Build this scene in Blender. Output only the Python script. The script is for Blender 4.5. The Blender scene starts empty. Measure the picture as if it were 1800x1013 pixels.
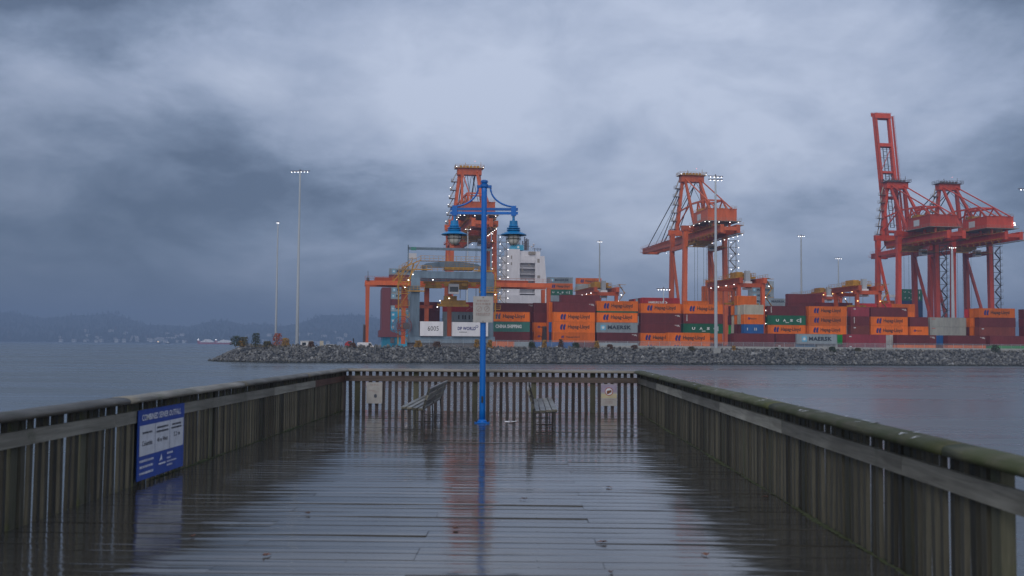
import bpy, bmesh, math, random
from mathutils import Vector, Matrix, Euler
random.seed(7)
SC = bpy.context.scene
COL = SC.collection
R = math.radians

# ------------------------------------------------------------------ camera
F = 1850.0                     # focal length in photo pixels (1800 wide)
EYE = Vector((0, 0, 5.0))
YAW, PITCH, ROLL = 0.0135, 0.0536, 0.0077
CAMROT = (Matrix.Rotation(YAW, 3, 'Z') @ Matrix.Rotation(math.pi/2 + PITCH, 3, 'X')
          @ Matrix.Rotation(ROLL, 3, 'Z'))
cam = bpy.data.cameras.new('camera')
cam.sensor_width = 36.0
cam.lens = 36.0 * F / 1800.0
cam.clip_start = 0.1
cam.clip_end = 20000
cam.dof.use_dof = True
cam.dof.focus_distance = 260.0
cam.dof.aperture_fstop = 2.6
co = bpy.data.objects.new('camera', cam)
COL.objects.link(co)
co.matrix_world = Matrix.Translation(EYE) @ CAMROT.to_4x4()
SC.camera = co

# ------------------------------------------------------------------ world: overcast sky
SUN_EL, SUN_AZ = R(38), R(200)          # low bright part of the overcast behind the camera
w = bpy.data.worlds.new('World'); SC.world = w; w.use_nodes = True
nt = w.node_tree; nt.nodes.clear()
def N(t, typ, **kw):
    n = t.nodes.new(typ)
    for k, v in kw.items(): setattr(n, k, v)
    return n
def mathn(t, op, a=None, b=None, clamp=False):
    n = t.nodes.new('ShaderNodeMath'); n.operation = op; n.use_clamp = clamp
    for i, v in enumerate((a, b)):
        if v is None: continue
        if isinstance(v, (int, float)): n.inputs[i].default_value = v
        else: t.links.new(v, n.inputs[i])
    return n.outputs[0]
def ramp(t, fac, stops):
    n = t.nodes.new('ShaderNodeValToRGB'); e = n.color_ramp.elements
    while len(e) < len(stops): e.new(0.5)
    for el, (p, c) in zip(e, stops):
        el.position = p; el.color = (*c, 1) if len(c) == 3 else c
    t.links.new(fac, n.inputs[0]); return n.outputs[0]
def mixc(t, fac, a, b, blend='MIX'):
    n = t.nodes.new('ShaderNodeMix'); n.data_type = 'RGBA'; n.blend_type = blend
    for s, v in ((n.inputs[0], fac), (n.inputs[6], a), (n.inputs[7], b)):
        if isinstance(v, (int, float)): s.default_value = v
        elif isinstance(v, tuple): s.default_value = (*v, 1)
        else: t.links.new(v, s)
    return n.outputs[2]
tc = N(nt, 'ShaderNodeTexCoord')
sep = N(nt, 'ShaderNodeSeparateXYZ'); nt.links.new(tc.outputs['Generated'], sep.inputs[0])
zup = mathn(nt, 'MAXIMUM', sep.outputs[2], 0.0)
den = mathn(nt, 'ADD', zup, 0.34)
cx_ = mathn(nt, 'DIVIDE', sep.outputs[0], den)
cy_ = mathn(nt, 'DIVIDE', sep.outputs[1], den)
comb = N(nt, 'ShaderNodeCombineXYZ'); nt.links.new(cx_, comb.inputs[0]); nt.links.new(cy_, comb.inputs[1])
def cloud(scale, detail, rough, off, dist=0.0):
    mp = N(nt, 'ShaderNodeMapping'); mp.inputs['Location'].default_value = off
    nt.links.new(comb.outputs[0], mp.inputs['Vector'])
    n = N(nt, 'ShaderNodeTexNoise'); n.inputs['Scale'].default_value = scale
    n.inputs['Detail'].default_value = detail; n.inputs['Roughness'].default_value = rough
    n.inputs['Distortion'].default_value = dist
    nt.links.new(mp.outputs[0], n.inputs['Vector']); return n.outputs['Fac']
c_big = cloud(0.95, 2.0, 0.45, (3.1, 1.7, 0.0))
c_mid = cloud(2.3, 9.0, 0.56, (0.6, 5.2, 0.0), 0.45)
c_fine = cloud(7.0, 7.0, 0.60, (4.6, 1.2, 0.0), 0.6)
cm = mathn(nt, 'ADD', mathn(nt, 'MULTIPLY', c_big, 0.40), mathn(nt, 'MULTIPLY', c_mid, 0.46))
cm = mathn(nt, 'ADD', cm, mathn(nt, 'MULTIPLY', c_fine, 0.16))
cm = mathn(nt, 'ADD', cm, 0.03)
# the larger cloud masses of this overcast, by compass direction and height (radians), with ragged edges
c_warp = cloud(3.4, 7.0, 0.60, (7.0, 2.0, 0.0))
c_warp2 = cloud(3.4, 7.0, 0.60, (1.0, 9.0, 0.0))
az = mathn(nt, 'ADD', mathn(nt, 'ARCTAN2', sep.outputs[0], sep.outputs[1]), mathn(nt, 'MULTIPLY', mathn(nt, 'SUBTRACT', c_warp, 0.5), 0.24))
el = mathn(nt, 'ADD', mathn(nt, 'ARCSINE', sep.outputs[2]), mathn(nt, 'MULTIPLY', mathn(nt, 'SUBTRACT', c_warp2, 0.5), 0.12))
def mass(cm, a0, e0, sa, se, amp):
    u_ = mathn(nt, 'POWER', mathn(nt, 'ABSOLUTE', mathn(nt, 'DIVIDE', mathn(nt, 'SUBTRACT', az, a0), sa)), 2.0)
    v_ = mathn(nt, 'POWER', mathn(nt, 'ABSOLUTE', mathn(nt, 'DIVIDE', mathn(nt, 'SUBTRACT', el, e0), se)), 2.0)
    g_ = mathn(nt, 'EXPONENT', mathn(nt, 'MULTIPLY', mathn(nt, 'ADD', u_, v_), -1.0))
    return mathn(nt, 'ADD', cm, mathn(nt, 'MULTIPLY', g_, amp))
for a0, e0, sa, se, amp in ((-.17, .140, .13, .026, -.095), (-.48, .305, .17, .055, -.19), (.47, .155, .13, .08, -.19), (.46, .315, .14, .05, -.14),
                            (-.36, .08, .14, .06, -.06), (-.04, .215, .20, .065, .085), (.05, .285, .20, .08, .105), (.06, .13, .16, .05, .055), (.21, .190, .055, .03, .07), (-.26, .225, .12, .04, .04),
                            (-.15, .095, .09, .022, .05), (.10, .115, .05, .03, .035), (.25, .05, .2, .04, -.01)):
    cm = mass(cm, a0, e0, sa, se, amp)
cl = ramp(nt, cm, [(0.36, (0.115, 0.155, 0.235)), (0.45, (0.225, 0.285, 0.405)),
                   (0.54, (0.385, 0.455, 0.610)), (0.66, (0.580, 0.650, 0.810))])
# thinner, paler air towards the horizon
hz = mathn(nt, 'SUBTRACT', 1.0, mathn(nt, 'MULTIPLY', zup, 9.0), True)
cl = mixc(nt, mathn(nt, 'MULTIPLY', hz, 0.5), cl, (0.215, 0.275, 0.390))
# rain shower hanging over the inlet to the north-west: a darker part of the overcast
shw = mathn(nt, 'SUBTRACT', mathn(nt, 'MULTIPLY', sep.outputs[0], -1.0), 0.10)
shw = mathn(nt, 'MULTIPLY', shw, 2.6, True)
low = mathn(nt, 'SUBTRACT', 1.0, mathn(nt, 'MULTIPLY', zup, 3.6), True)
shw = mathn(nt, 'MULTIPLY', shw, low)
cl = mixc(nt, mathn(nt, 'MULTIPLY', shw, 0.97), cl, (0.042, 0.066, 0.108))
# brighter overcast behind the camera, where the light comes from
beh = mathn(nt, 'MULTIPLY', mathn(nt, 'ADD', mathn(nt, 'MULTIPLY', sep.outputs[1], -1.0), 0.1), 0.9, True)
cl = mixc(nt, beh, cl, (0.78, 0.80, 0.86))
sky = N(nt, 'ShaderNodeTexSky', sky_type='NISHITA', sun_disc=False)
sky.sun_elevation = SUN_EL; sky.sun_rotation = SUN_AZ
skyd = mixc(nt, 1.0, sky.outputs[0], (0.10, 0.10, 0.10), 'MULTIPLY')
fin = mixc(nt, 0.94, skyd, cl)
bg = N(nt, 'ShaderNodeBackground'); bg.inputs['Strength'].default_value = 1.05
nt.links.new(fin, bg.inputs['Color'])
wo = N(nt, 'ShaderNodeOutputWorld'); nt.links.new(bg.outputs[0], wo.inputs['Surface'])

sun = bpy.data.lights.new('sun', 'SUN'); sun.energy = 1.1; sun.angle = R(40); sun.color = (1.0, 0.95, 0.9)
so = bpy.data.objects.new('sun', sun); COL.objects.link(so)
sd = Vector((math.sin(SUN_AZ)*math.cos(SUN_EL), math.cos(SUN_AZ)*math.cos(SUN_EL), math.sin(SUN_EL)))
so.rotation_euler = sd.to_track_quat('Z', 'Y').to_euler()
vs = SC.view_settings
SC.display_settings.display_device = 'sRGB'
vs.view_transform = 'Standard'; vs.look = 'None'; vs.exposure = 0.0; vs.gamma = 1.0; vs.use_curve_mapping = False
SC.cycles.use_denoising = True
SC.cycles.max_bounces = 6; SC.cycles.diffuse_bounces = 2; SC.cycles.glossy_bounces = 4
SC.cycles.transmission_bounces = 4; SC.cycles.transparent_max_bounces = 12; SC.cycles.volume_bounces = 0
SC.cycles.sample_clamp_indirect = 3.0
SC.cycles.caustics_reflective = False; SC.cycles.caustics_refractive = False

# ------------------------------------------------------------------ pixel helpers
def hor(px): return 506.5 + F*math.tan(PITCH) + 0.0077*(px-900)
def ray(px, py=None):
    if py is None: py = hor(px)
    return (CAMROT @ Vector(((px-900)/F, (506.5-py)/F, -1.0)))
FWD = Vector((-math.sin(YAW), math.cos(YAW), 0))
def gp(px, D, z=2.9):
    d = ray(px); k = D / d.dot(FWD)
    return Vector((d.x*k, d.y*k, z))
def zat(px, py, D): return EYE.z + (hor(px)-py)/F*D
GZ = 2.9                                   # terminal yard level above the water (z = 0)
_v = ray(620); VV = Vector((_v.x, _v.y, 0)).normalized()     # direction away across the quay
UU = Vector((VV.y, -VV.x, 0))                                # along the quay, to the right
PHI = math.atan2(UU.y, UU.x)
O0 = gp(900, 425, 0)
def yd(s, t, z=GZ): 
    p = O0 + UU*s + VV*t; return Vector((p.x, p.y, z))
def yp(px, t, z=GZ):
    d = ray(px); d = Vector((d.x, d.y, 0))
    # EYE + k d = O0 + s u + t v  -> dot v
    e = Vector((EYE.x, EYE.y, 0))
    k = ((O0-e).dot(VV) + t) / d.dot(VV)
    p = e + d*k; return Vector((p.x, p.y, z))
def ysr(p):                                 # world point -> (s, t)
    q = Vector((p.x, p.y, 0)) - O0
    return q.dot(UU), q.dot(VV)

# ------------------------------------------------------------------ mesh builder
class MB:
    def __init__(s): s.v = []; s.f = []; s.log = []
    def add(s, vs_, fs):
        b = len(s.v); fb = len(s.f); s.v += [tuple(p) for p in vs_]
        s.f += [tuple(i+b for i in f) for f in fs]; s.log.append((b, len(s.v), fb, len(s.f))); return s
    def box(s, x0, x1, y0, y1, z0, z1):
        return s.add([(x0,y0,z0),(x1,y0,z0),(x1,y1,z0),(x0,y1,z0),(x0,y0,z1),(x1,y0,z1),(x1,y1,z1),(x0,y1,z1)],
                     [(0,3,2,1),(4,5,6,7),(0,1,5,4),(1,2,6,5),(2,3,7,6),(3,0,4,7)])
    def bar(s, a, b, w, h=None, up=(0,0,1), w2=None, h2=None):
        a = Vector(a); b = Vector(b); h = h or w; w2 = w2 or w; h2 = h2 or h
        d = (b-a).normalized(); upv = Vector(up)
        if abs(d.dot(upv)) > .98: upv = Vector((0,1,0))
        sx = d.cross(upv).normalized(); sy = sx.cross(d).normalized()
        vs_ = [p + sx*i*ww/2 + sy*j*hh/2 for p, ww, hh in ((a, w, h), (b, w2, h2)) for i, j in ((-1,-1),(1,-1),(1,1),(-1,1))]
        return s.add(vs_, [(0,1,2,3),(7,6,5,4),(0,4,5,1),(1,5,6,2),(2,6,7,3),(3,7,4,0)])
    def tube(s, pts, r, n=8, cap=True):
        pts = [Vector(p) for p in pts]; rs = r if isinstance(r, (list, tuple)) else [r]*len(pts)
        vs_ = []; fs = []
        prev = None
        for i, p in enumerate(pts):
            d = (pts[min(i+1, len(pts)-1)] - pts[max(i-1, 0)]).normalized()
            up = Vector((0,0,1)) if abs(d.z) < .95 else Vector((0,1,0))
            sx = d.cross(up).normalized(); sy = sx.cross(d).normalized()
            if prev is not None and sx.dot(prev) < 0: sx, sy = -sx, -sy
            prev = sx
            for k in range(n):
                a = 2*math.pi*k/n; vs_.append(p + (sx*math.cos(a) + sy*math.sin(a))*rs[i])
        for i in range(len(pts)-1):
            for k in range(n):
                fs.append((i*n+k, i*n+(k+1)%n, (i+1)*n+(k+1)%n, (i+1)*n+k))
        if cap: fs.append(tuple(range(n))[::-1]); fs.append(tuple((len(pts)-1)*n+k for k in range(n)))
        return s.add(vs_, fs)
    def lathe(s, prof, c=(0,0,0), n=20):
        vs_ = []; fs = []
        for (r, z) in prof:
            for k in range(n):
                a = 2*math.pi*k/n; vs_.append((c[0]+r*math.cos(a), c[1]+r*math.sin(a), c[2]+z))
        for i in range(len(prof)-1):
            for k in range(n): fs.append((i*n+k, i*n+(k+1)%n, (i+1)*n+(k+1)%n, (i+1)*n+k))
        fs.append(tuple(range(n))[::-1]); fs.append(tuple((len(prof)-1)*n+k for k in range(n)))
        return s.add(vs_, fs)
    def prism(s, poly, axis, a, b):          # poly in the other two axes
        n = len(poly)
        def P(u, v, q):
            return {'x': (q,u,v), 'y': (u,q,v), 'z': (u,v,q)}[axis]
        vs_ = [P(u,v,a) for u,v in poly] + [P(u,v,b) for u,v in poly]
        fs = [tuple(range(n))[::-1], tuple(range(n,2*n))] + [(i,(i+1)%n,n+(i+1)%n,n+i) for i in range(n)]
        return s.add(vs_, fs)
    def mesh(s, name, smooth=False):
        me = bpy.data.meshes.new(name); me.from_pydata(s.v, [], s.f)
        bm = bmesh.new(); bm.from_mesh(me); bmesh.ops.recalc_face_normals(bm, faces=bm.faces); bm.to_mesh(me); bm.free()
        if smooth: me.polygons.foreach_set('use_smooth', [True]*len(me.polygons))
        me.update(); return me
    def pieces(s, name, mat, parent=None, **kw):      # one object for every solid added
        out = []
        for (v0, v1, f0, f1) in s.log:
            b = MB(); b.v = s.v[v0:v1]; b.f = [tuple(i-v0 for i in f) for f in s.f[f0:f1]]; out.append(b.build(name, mat, parent, **kw))
        return out
    def build(s, name, mat, parent=None, smooth=False, **kw):
        return link(name, s.mesh(name, smooth), mat, parent, **kw)
def link(name, me, mat, parent=None, loc=None, rz=None, label=None, cat=None, group=None, kind=None, olink=False):
    o = bpy.data.objects.new(name, me); COL.objects.link(o)
    if me is not None and mat is not None:
        if not me.materials: me.materials.append(mat)
        if me.materials[0] is not mat:
            o.material_slots[0].link = 'OBJECT'; o.material_slots[0].material = mat
    if parent is not None: o.parent = parent
    if loc is not None: o.location = loc
    if rz is not None: o.rotation_euler = (0, 0, rz)
    tag(o, label, cat, group, kind); return o
def tag(o, label=None, cat=None, group=None, kind=None):
    for k, v in (('label', label), ('category', cat), ('group', group), ('kind', kind)):
        if v: o[k] = v
    return o
def empty(name, loc, rz=0, label=None, cat=None, group=None, kind=None):
    o = bpy.data.objects.new(name, None); COL.objects.link(o); o.location = loc; o.rotation_euler = (0,0,rz)
    o.empty_display_size = .3
    return tag(o, label, cat, group, kind)
def copy_tree(o, parent=None):
    c = o.copy(); COL.objects.link(c); c.parent = parent
    for ch in list(o.children): copy_tree(ch, c)
    return c
def text_mesh(txt, width=None, height=None, off=0.0, bold=0.0, spacing=1.0, name='lettering'):
    cu = bpy.data.curves.new('t', 'FONT'); cu.body = txt; cu.size = 1; cu.offset = bold; cu.resolution_u = 2
    cu.space_character = spacing; cu.align_x = 'LEFT'; cu.align_y = 'BOTTOM_BASELINE'
    o = bpy.data.objects.new('t', cu); COL.objects.link(o)
    dg = bpy.context.evaluated_depsgraph_get(); dg.update()
    me = bpy.data.meshes.new_from_object(o.evaluated_get(dg))
    bpy.data.objects.remove(o); bpy.data.curves.remove(cu)
    xs = [v.co.x for v in me.vertices]; ys = [v.co.y for v in me.vertices]
    x0, x1, y0, y1 = min(xs), max(xs), min(ys), max(ys)
    kx = width/(x1-x0) if width else None; ky = height/(y1-y0) if height else None
    kx = kx or ky; ky = ky or kx
    for v in me.vertices: v.co = ((v.co.x-x0)*kx, -off, (v.co.y-y0)*ky)
    me.name = name; return me

# ------------------------------------------------------------------ materials
MATS = {}
def newmat(name):
    m = bpy.data.materials.new(name); m.use_nodes = True; MATS[name] = m
    t = m.node_tree; b = t.nodes['Principled BSDF']; return m, t, b
def noise(t, scale, detail=4, rough=.55, vec=None, stretch=None, dist=0):
    n = t.nodes.new('ShaderNodeTexNoise'); n.inputs['Scale'].default_value = scale
    n.inputs['Detail'].default_value = detail; n.inputs['Roughness'].default_value = rough; n.inputs['Distortion'].default_value = dist
    if vec is None:
        c = t.nodes.new('ShaderNodeTexCoord'); vec = c.outputs['Object']
    if stretch:
        mp = t.nodes.new('ShaderNodeMapping'); mp.inputs['Scale'].default_value = stretch
        t.links.new(vec, mp.inputs['Vector']); vec = mp.outputs[0]
    t.links.new(vec, n.inputs['Vector']); return n.outputs['Fac']
def orand(t):
    return t.nodes.new('ShaderNodeObjectInfo').outputs['Random']
def setbump(t, b, h, strength, dist=0.02):
    n = t.nodes.new('ShaderNodeBump'); n.inputs['Strength'].default_value = strength; n.inputs['Distance'].default_value = dist
    t.links.new(h, n.inputs['Height']); t.links.new(n.outputs[0], b.inputs['Normal'])
def scale_c(c, k): return tuple(min(1, x*k) for x in c)
def paint(name, c, rough=.45, var=.25, rust=.0, spec=.4, streak=True):
    m, t, b = newmat(name)
    n = noise(t, .8, 5, .6, stretch=(1, 1, .22) if streak else None)
    col = ramp(t, n, [(.30, scale_c(c, 1-var)), (.55, c), (.8, scale_c(c, 1+var*.55))])
    if rust:
        n2 = noise(t, 2.2, 6, .65)
        f = ramp(t, n2, [(.60, (0,0,0)), (.72, (rust,)*3)])
        col = mixc(t, f, col, (.10, .035, .015))
    k = mathn(t, 'ADD', mathn(t, 'MULTIPLY', orand(t), .42), .76)
    cmb = t.nodes.new('ShaderNodeCombineColor')
    for i in range(3): t.links.new(k, cmb.inputs[i])
    col = mixc(t, 1.0, col, cmb.outputs[0], 'MULTIPLY')
    t.links.new(col, b.inputs['Base Color'])
    b.inputs['Roughness'].default_value = rough; b.inputs['Specular IOR Level'].default_value = spec
    return m
def wood(name, c, c2, axis, rough=.55, moss=0.0, wet=0.0, bump=.35):
    m, t, b = newmat(name)
    st = {'x': (.35, 7, 7), 'y': (7, .35, 7), 'z': (7, 7, .35)}[axis]
    g = noise(t, 3.5, 6, .65, stretch=st, dist=.4)
    big = noise(t, 1.1, 3, .5)
    col = ramp(t, g, [(.28, c2), (.52, c), (.75, scale_c(c, 1.45))])
    col = mixc(t, ramp(t, big, [(.4, (0,0,0)), (.7, (.5,.5,.5))]), col, scale_c(c2, .9))
    if moss:
        ms = noise(t, 2.6, 5, .6)
        col = mixc(t, ramp(t, ms, [(.62-moss*.35, (0,0,0)), (.78-moss*.3, (.85,)*3)]), col, (.040, .050, .013))
    k = mathn(t, 'ADD', mathn(t, 'MULTIPLY', orand(t), 1.15), .42)
    cmb = t.nodes.new('ShaderNodeCombineColor')
    for i in range(3): t.links.new(k, cmb.inputs[i])
    col = mixc(t, 1.0, col, cmb.outputs[0], 'MULTIPLY')
    t.links.new(col, b.inputs['Base Color'])
    rr = mathn(t, 'ADD', mathn(t, 'MULTIPLY', big, .3), rough-.15)
    t.links.new(rr, b.inputs['Roughness'])
    b.inputs['Specular IOR Level'].default_value = .35
    setbump(t, b, g, bump, .006)
    return m
def emit(name, c, s):
    m, t, b = newmat(name)
    b.inputs['Base Color'].default_value = (*c, 1); b.inputs['Emission Color'].default_value = (*c, 1)
    b.inputs['Emission Strength'].default_value = s
    try: m.cycles.emission_sampling = 'NONE'
    except Exception: pass
    return m
def plain(name, c, rough=.5, metal=0.0, spec=.5):
    m, t, b = newmat(name)
    n = noise(t, 6, 4)
    t.links.new(ramp(t, n, [(.3, scale_c(c, .85)), (.7, scale_c(c, 1.1))]), b.inputs['Base Color'])
    b.inputs['Roughness'].default_value = rough; b.inputs['Metallic'].default_value = metal; b.inputs['Specular IOR Level'].default_value = spec
    return m

M = MATS
# --- water
m, t, b = newmat('sea_water')
b.inputs['Base Color'].default_value = (.080, .102, .118, 1); b.inputs['Roughness'].default_value = .28
b.inputs['IOR'].default_value = 1.33
g = t.nodes.new('ShaderNodeTexCoord').outputs['Object']
w1 = noise(t, .9, 5, .6, g, (.30, 1.0, 1), .4); w2 = noise(t, .16, 4, .55, g, (.35, 1, 1), .6)
hsum = mathn(t, 'ADD', w1, mathn(t, 'MULTIPLY', w2, 2.6))
setbump(t, b, hsum, .30, .16)
gust = noise(t, .018, 5, .6, g, (.5, 2.2, 1), .8)
t.links.new(ramp(t, gust, [(.38, (.17,)*3), (.50, (.26,)*3), (.62, (.36,)*3)]), b.inputs['Roughness'])
# --- wet planks
m, t, b = newmat('wet_plank')
tco = t.nodes.new('ShaderNodeTexCoord').outputs['Object']
g = noise(t, 2.2, 7, .65, tco, (.22, 9, 1), .3)
blot = noise(t, .55, 4, .55, tco, (.5, 1.6, 1))
col = ramp(t, g, [(.25, (.014, .014, .012)), (.55, (.044, .041, .035)), (.8, (.085, .080, .068))])
col = mixc(t, ramp(t, blot, [(.5, (0,0,0)), (.78, (.5,.5,.5))]), col, (.052, .048, .042))
t.links.new(col, b.inputs['Base Color'])
rg = ramp(t, blot, [(.34, (.04,)*3), (.50, (.07,)*3), (.62, (.12,)*3), (.75, (.20,)*3)])
rg = mathn(t, 'ADD', rg, mathn(t, 'MULTIPLY', orand(t), .04))
t.links.new(rg, b.inputs['Roughness']); b.inputs['IOR'].default_value = 1.50
b.inputs['Specular IOR Level'].default_value = .52
hh = mathn(t, 'ADD', mathn(t, 'MULTIPLY', g, .5), mathn(t, 'MULTIPLY', noise(t, 1.2, 3, .5, tco, (.3, 4, 1)), 1.0))
setbump(t, b, hh, .11, .010)
wood('picket_wood', (.062, .058, .043), (.012, .011, .008), 'z', moss=.25)
wood('post_wood', (.072, .070, .046), (.028, .028, .019), 'z', moss=.40)
wood('back_picket_wood', (.058, .046, .046), (.024, .020, .021), 'z')
wood('rail_wood_y', (.240, .230, .195), (.120, .112, .092), 'y', moss=.08)
wood('rail_wood_x', (.085, .066, .060), (.035, .026, .024), 'x')
wood('fresh_rail_wood', (.150, .070, .048), (.070, .034, .026), 'y')
wood('cap_grey_wood', (.165, .152, .124), (.060, .055, .044), 'y', moss=.15, rough=.5)
wood('cap_moss_wood', (.105, .100, .062), (.034, .034, .018), 'y', moss=.75, rough=.75, bump=.6)
wood('cap_wood_x', (.160, .145, .125), (.055, .050, .044), 'x', rough=.45)
wood('bench_wood', (.120, .114, .092), (.060, .056, .045), 'y', rough=.32)
plain('dark_iron', (.018, .018, .02), .45)
paint('lamp_blue', (.002, .130, .49), .28, .35, rust=.25)
paint('lamp_shade_teal', (.008, .165, .40), .35, .15, streak=False)
m, t, b = newmat('lamp_glass'); b.inputs['Base Color'].default_value = (.72, .69, .64, 1); b.inputs['Roughness'].default_value = .15
b.inputs['Subsurface Weight'].default_value = .0; b.inputs['Specular IOR Level'].default_value = .52
plain('moss', (.034, .042, .010), .9)
plain('sign_blue', (.012, .060, .34), .4)
plain('sign_white', (.62, .64, .70), .4)
plain('sign_white_fleck', (.78, .80, .86), .35)
plain('sign_ink', (.06, .07, .10), .5)
plain('faded_sign', (.36, .35, .345), .5)
plain('faded_print', (.30, .24, .23), .6)
plain('faded_red', (.33, .09, .07), .6)
plain('faded_yellow', (.45, .40, .26), .6)
plain('faded_violet', (.30, .26, .36), .6)
plain('scrap_white', (.80, .80, .82), .5)
plain('leaf_brown', (.16, .055, .025), .5)
plain('leaf_dark', (.07, .03, .018), .5)
# --- terminal
paint('yard_asphalt', (.055, .056, .060), .35, .3, streak=False)
m = paint('rock', (.150, .150, .150), .7, .7, streak=False)
t = m.node_tree; b = t.nodes['Principled BSDF']; src = b.inputs['Base Color'].links[0].from_socket
gz = t.nodes.new('ShaderNodeNewGeometry'); sz = t.nodes.new('ShaderNodeSeparateXYZ'); t.links.new(gz.outputs['Position'], sz.inputs[0])
tide = ramp(t, mathn(t, 'ADD', sz.outputs[2], mathn(t, 'MULTIPLY', noise(t, .5, 3), .6)), [(.55, (.85,)*3), (.95, (0, 0, 0))])   # weed and wet stain of the tide
isl = ramp(t, gz.outputs['Random Per Island'], [(0, (.55, .56, .60)), (.5, (.95, .95, .95)), (.85, (1.2, 1.15, 1.05)), (1, (1.9, 1.9, 1.9))])
c_ = mixc(t, 1.0, src, isl, 'MULTIPLY'); t.links.new(mixc(t, tide, c_, (.022, .024, .018)), b.inputs['Base Color'])
plain('rock_base', (.035, .037, .042), .9)
CC = dict(orange=(.74, .150, .006), maroon=(.150, .022, .024), grey=(.30, .35, .38), green=(.008, .13, .062), seagreen=(.055, .22, .175),
          red=(.48, .028, .028), white=(.62, .62, .60), beige=(.52, .47, .37), blue=(.02, .13, .40), cyan=(.03, .33, .52), navy=(.015, .035, .12),
          lime=(.01, .33, .05), pink=(.34, .040, .060), brown=(.22, .045, .030), stone=(.34, .34, .31), skyblue=(.10, .24, .42))
for k, c in CC.items(): paint('box_'+k, c, .5, .28, rust=.45)
plain('ink_dark', (.030, .022, .022), .6); plain('ink_navy', (.014, .018, .16), .6); plain('ink_white', (.72, .72, .70), .6)
plain('ink_maersk', (.02, .03, .05), .6); plain('emblem_sky', (.14, .42, .62), .5); plain('ink_red', (.5, .08, .06), .6)
plain('ink_white_grey', (.55, .57, .58), .6)
paint('crane_red', (.60, .115, .032), .45, .25, rust=.4)
paint('crane_red_deep', (.52, .055, .022), .45, .25, rust=.2)
paint('crane_orange', (.50, .085, .025), .45, .25, rust=.2)
paint('gantry_grey', (.150, .210, .270), .45, .35, rust=.25)
paint('gantry_yellow', (.46, .23, .02), .5, .4, rust=.5)
paint('house_white', (.66, .64, .66), .45, .12, rust=.12)
plain('walkway_steel', (.30, .26, .22), .6); plain('walkway_dark', (.09, .07, .07), .6)
plain('cable', (.05, .04, .05), .6)
paint('mast_steel', (.33, .36, .39), .45, .1)
plain('dark_glass', (.02, .025, .03), .1); plain('tyre', (.02, .02, .02), .8)
emit('flood_white', (1.0, .97, .95), 7.0); emit('flood_warm', (1.0, .60, .22), 7.0); emit('beacon_red', (1.0, .25, .22), 2.5)
paint('ship_blue', (.04, .33, .50), .45, .15); plain('ship_maroon', (.17, .03, .035), .6)
plain('concrete', (.30, .30, .29), .85)
plain('hill_earth', (.025, .035, .030), 1.0); plain('conifer', (.014, .026, .022), 1.0); plain('autumn_tree', (.10, .05, .02), 1.0)
plain('far_wall', (.62, .62, .62), .8); plain('far_roof', (.10, .09, .09), .8); plain('far_window', (.03, .04, .05), .2)
plain('hull_red', (.34, .02, .03), .6); plain('salt', (.85, .85, .87), .9); plain('hull_dark', (.03, .035, .05), .6)
plain('shrub_olive', (.085, .075, .030), .9); plain('shrub_yellow', (.34, .19, .035), .9); plain('shrub_brown', (.11, .055, .03), .9)
plain('shrub_green', (.045, .060, .028), .9); plain('twig', (.06, .045, .03), .9)
paint('car_silver', (.45, .46, .48), .3, .05, streak=False); paint('car_red', (.45, .03, .03), .4, .1, streak=False)
m, t, b = newmat('chain_link')
b.inputs['Base Color'].default_value = (.33, .35, .38, 1); b.inputs['Roughness'].default_value = .5
gg = t.nodes.new('ShaderNodeTexCoord').outputs['Object']
nn = noise(t, 3, 3, .5, gg)
al = mathn(t, 'ADD', mathn(t, 'MULTIPLY', nn, .15), .20)
t.links.new(al, b.inputs['Alpha'])

# ================================================================== WATER
mb = MB(); mb.add([(-6000,-300,0),(6000,-300,0),(6000,9000,0),(-6000,9000,0)], [(0,1,2,3)])
mb.build('water', M['sea_water'], kind='structure')

# ================================================================== PIER
DZ = 3.3; XL, XR, YB = -4.62, 2.886, 26.7; Y0 = 2.2
deck = empty('pier_deck', (0, 0, DZ), kind='structure')
PITCHP = .262; PW = .2565
def plank_mesh(L):
    mb = MB(); n = 6
    hs = [-.0015] + [random.uniform(-.0007, .0007) + .0006*math.cos((k/(n-1)-.5)*5) for k in range(1, n)] + [-.0015]
    ysx = [-PW/2] + [-PW/2 + .013 + (PW-.026)*k/(n-2) for k in range(n-1)] + [PW/2]
    prof = list(zip(ysx, hs))
    seg = 7
    vs_ = []; fs = []
    for i in range(seg+1):
        x = L*i/seg; dz = random.uniform(-.0022, .0022) if 0 < i < seg else 0
        for (y, h) in prof: vs_.append((x, y, h+dz))
    k = len(prof)
    for i in range(seg):
        for j in range(k-1): fs.append((i*k+j, (i+1)*k+j, (i+1)*k+j+1, i*k+j+1))
    b = len(vs_)
    vs_ += [(0,-PW/2,-.09),(0,PW/2,-.09),(L,-PW/2,-.09),(L,PW/2,-.09)]
    fs += [(b, b+1, b+3, b+2), (0, b, b+2, seg*k), (k-1, seg*k+k-1, b+3, b+1)]
    fs += [tuple(range(k)) + (b+1, b), tuple(seg*k+j for j in range(k))[::-1] + (b+2, b+3)]
    mb.add(vs_, fs); return mb.mesh('plank', False)
WID = XR - XL + .30
cuts = [WID*.31, WID*.5, WID*.69]
pool = {c: [plank_mesh(c-.004) for _ in range(7)] for c in cuts}
pool2 = {c: [plank_mesh(WID-c-.004) for _ in range(7)] for c in cuts}
for pl in (pool, pool2):
    for l_ in pl.values():
        for me in l_: me.polygons.foreach_set('use_smooth', [False]*len(me.polygons))
y = Y0; i = 0
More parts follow.
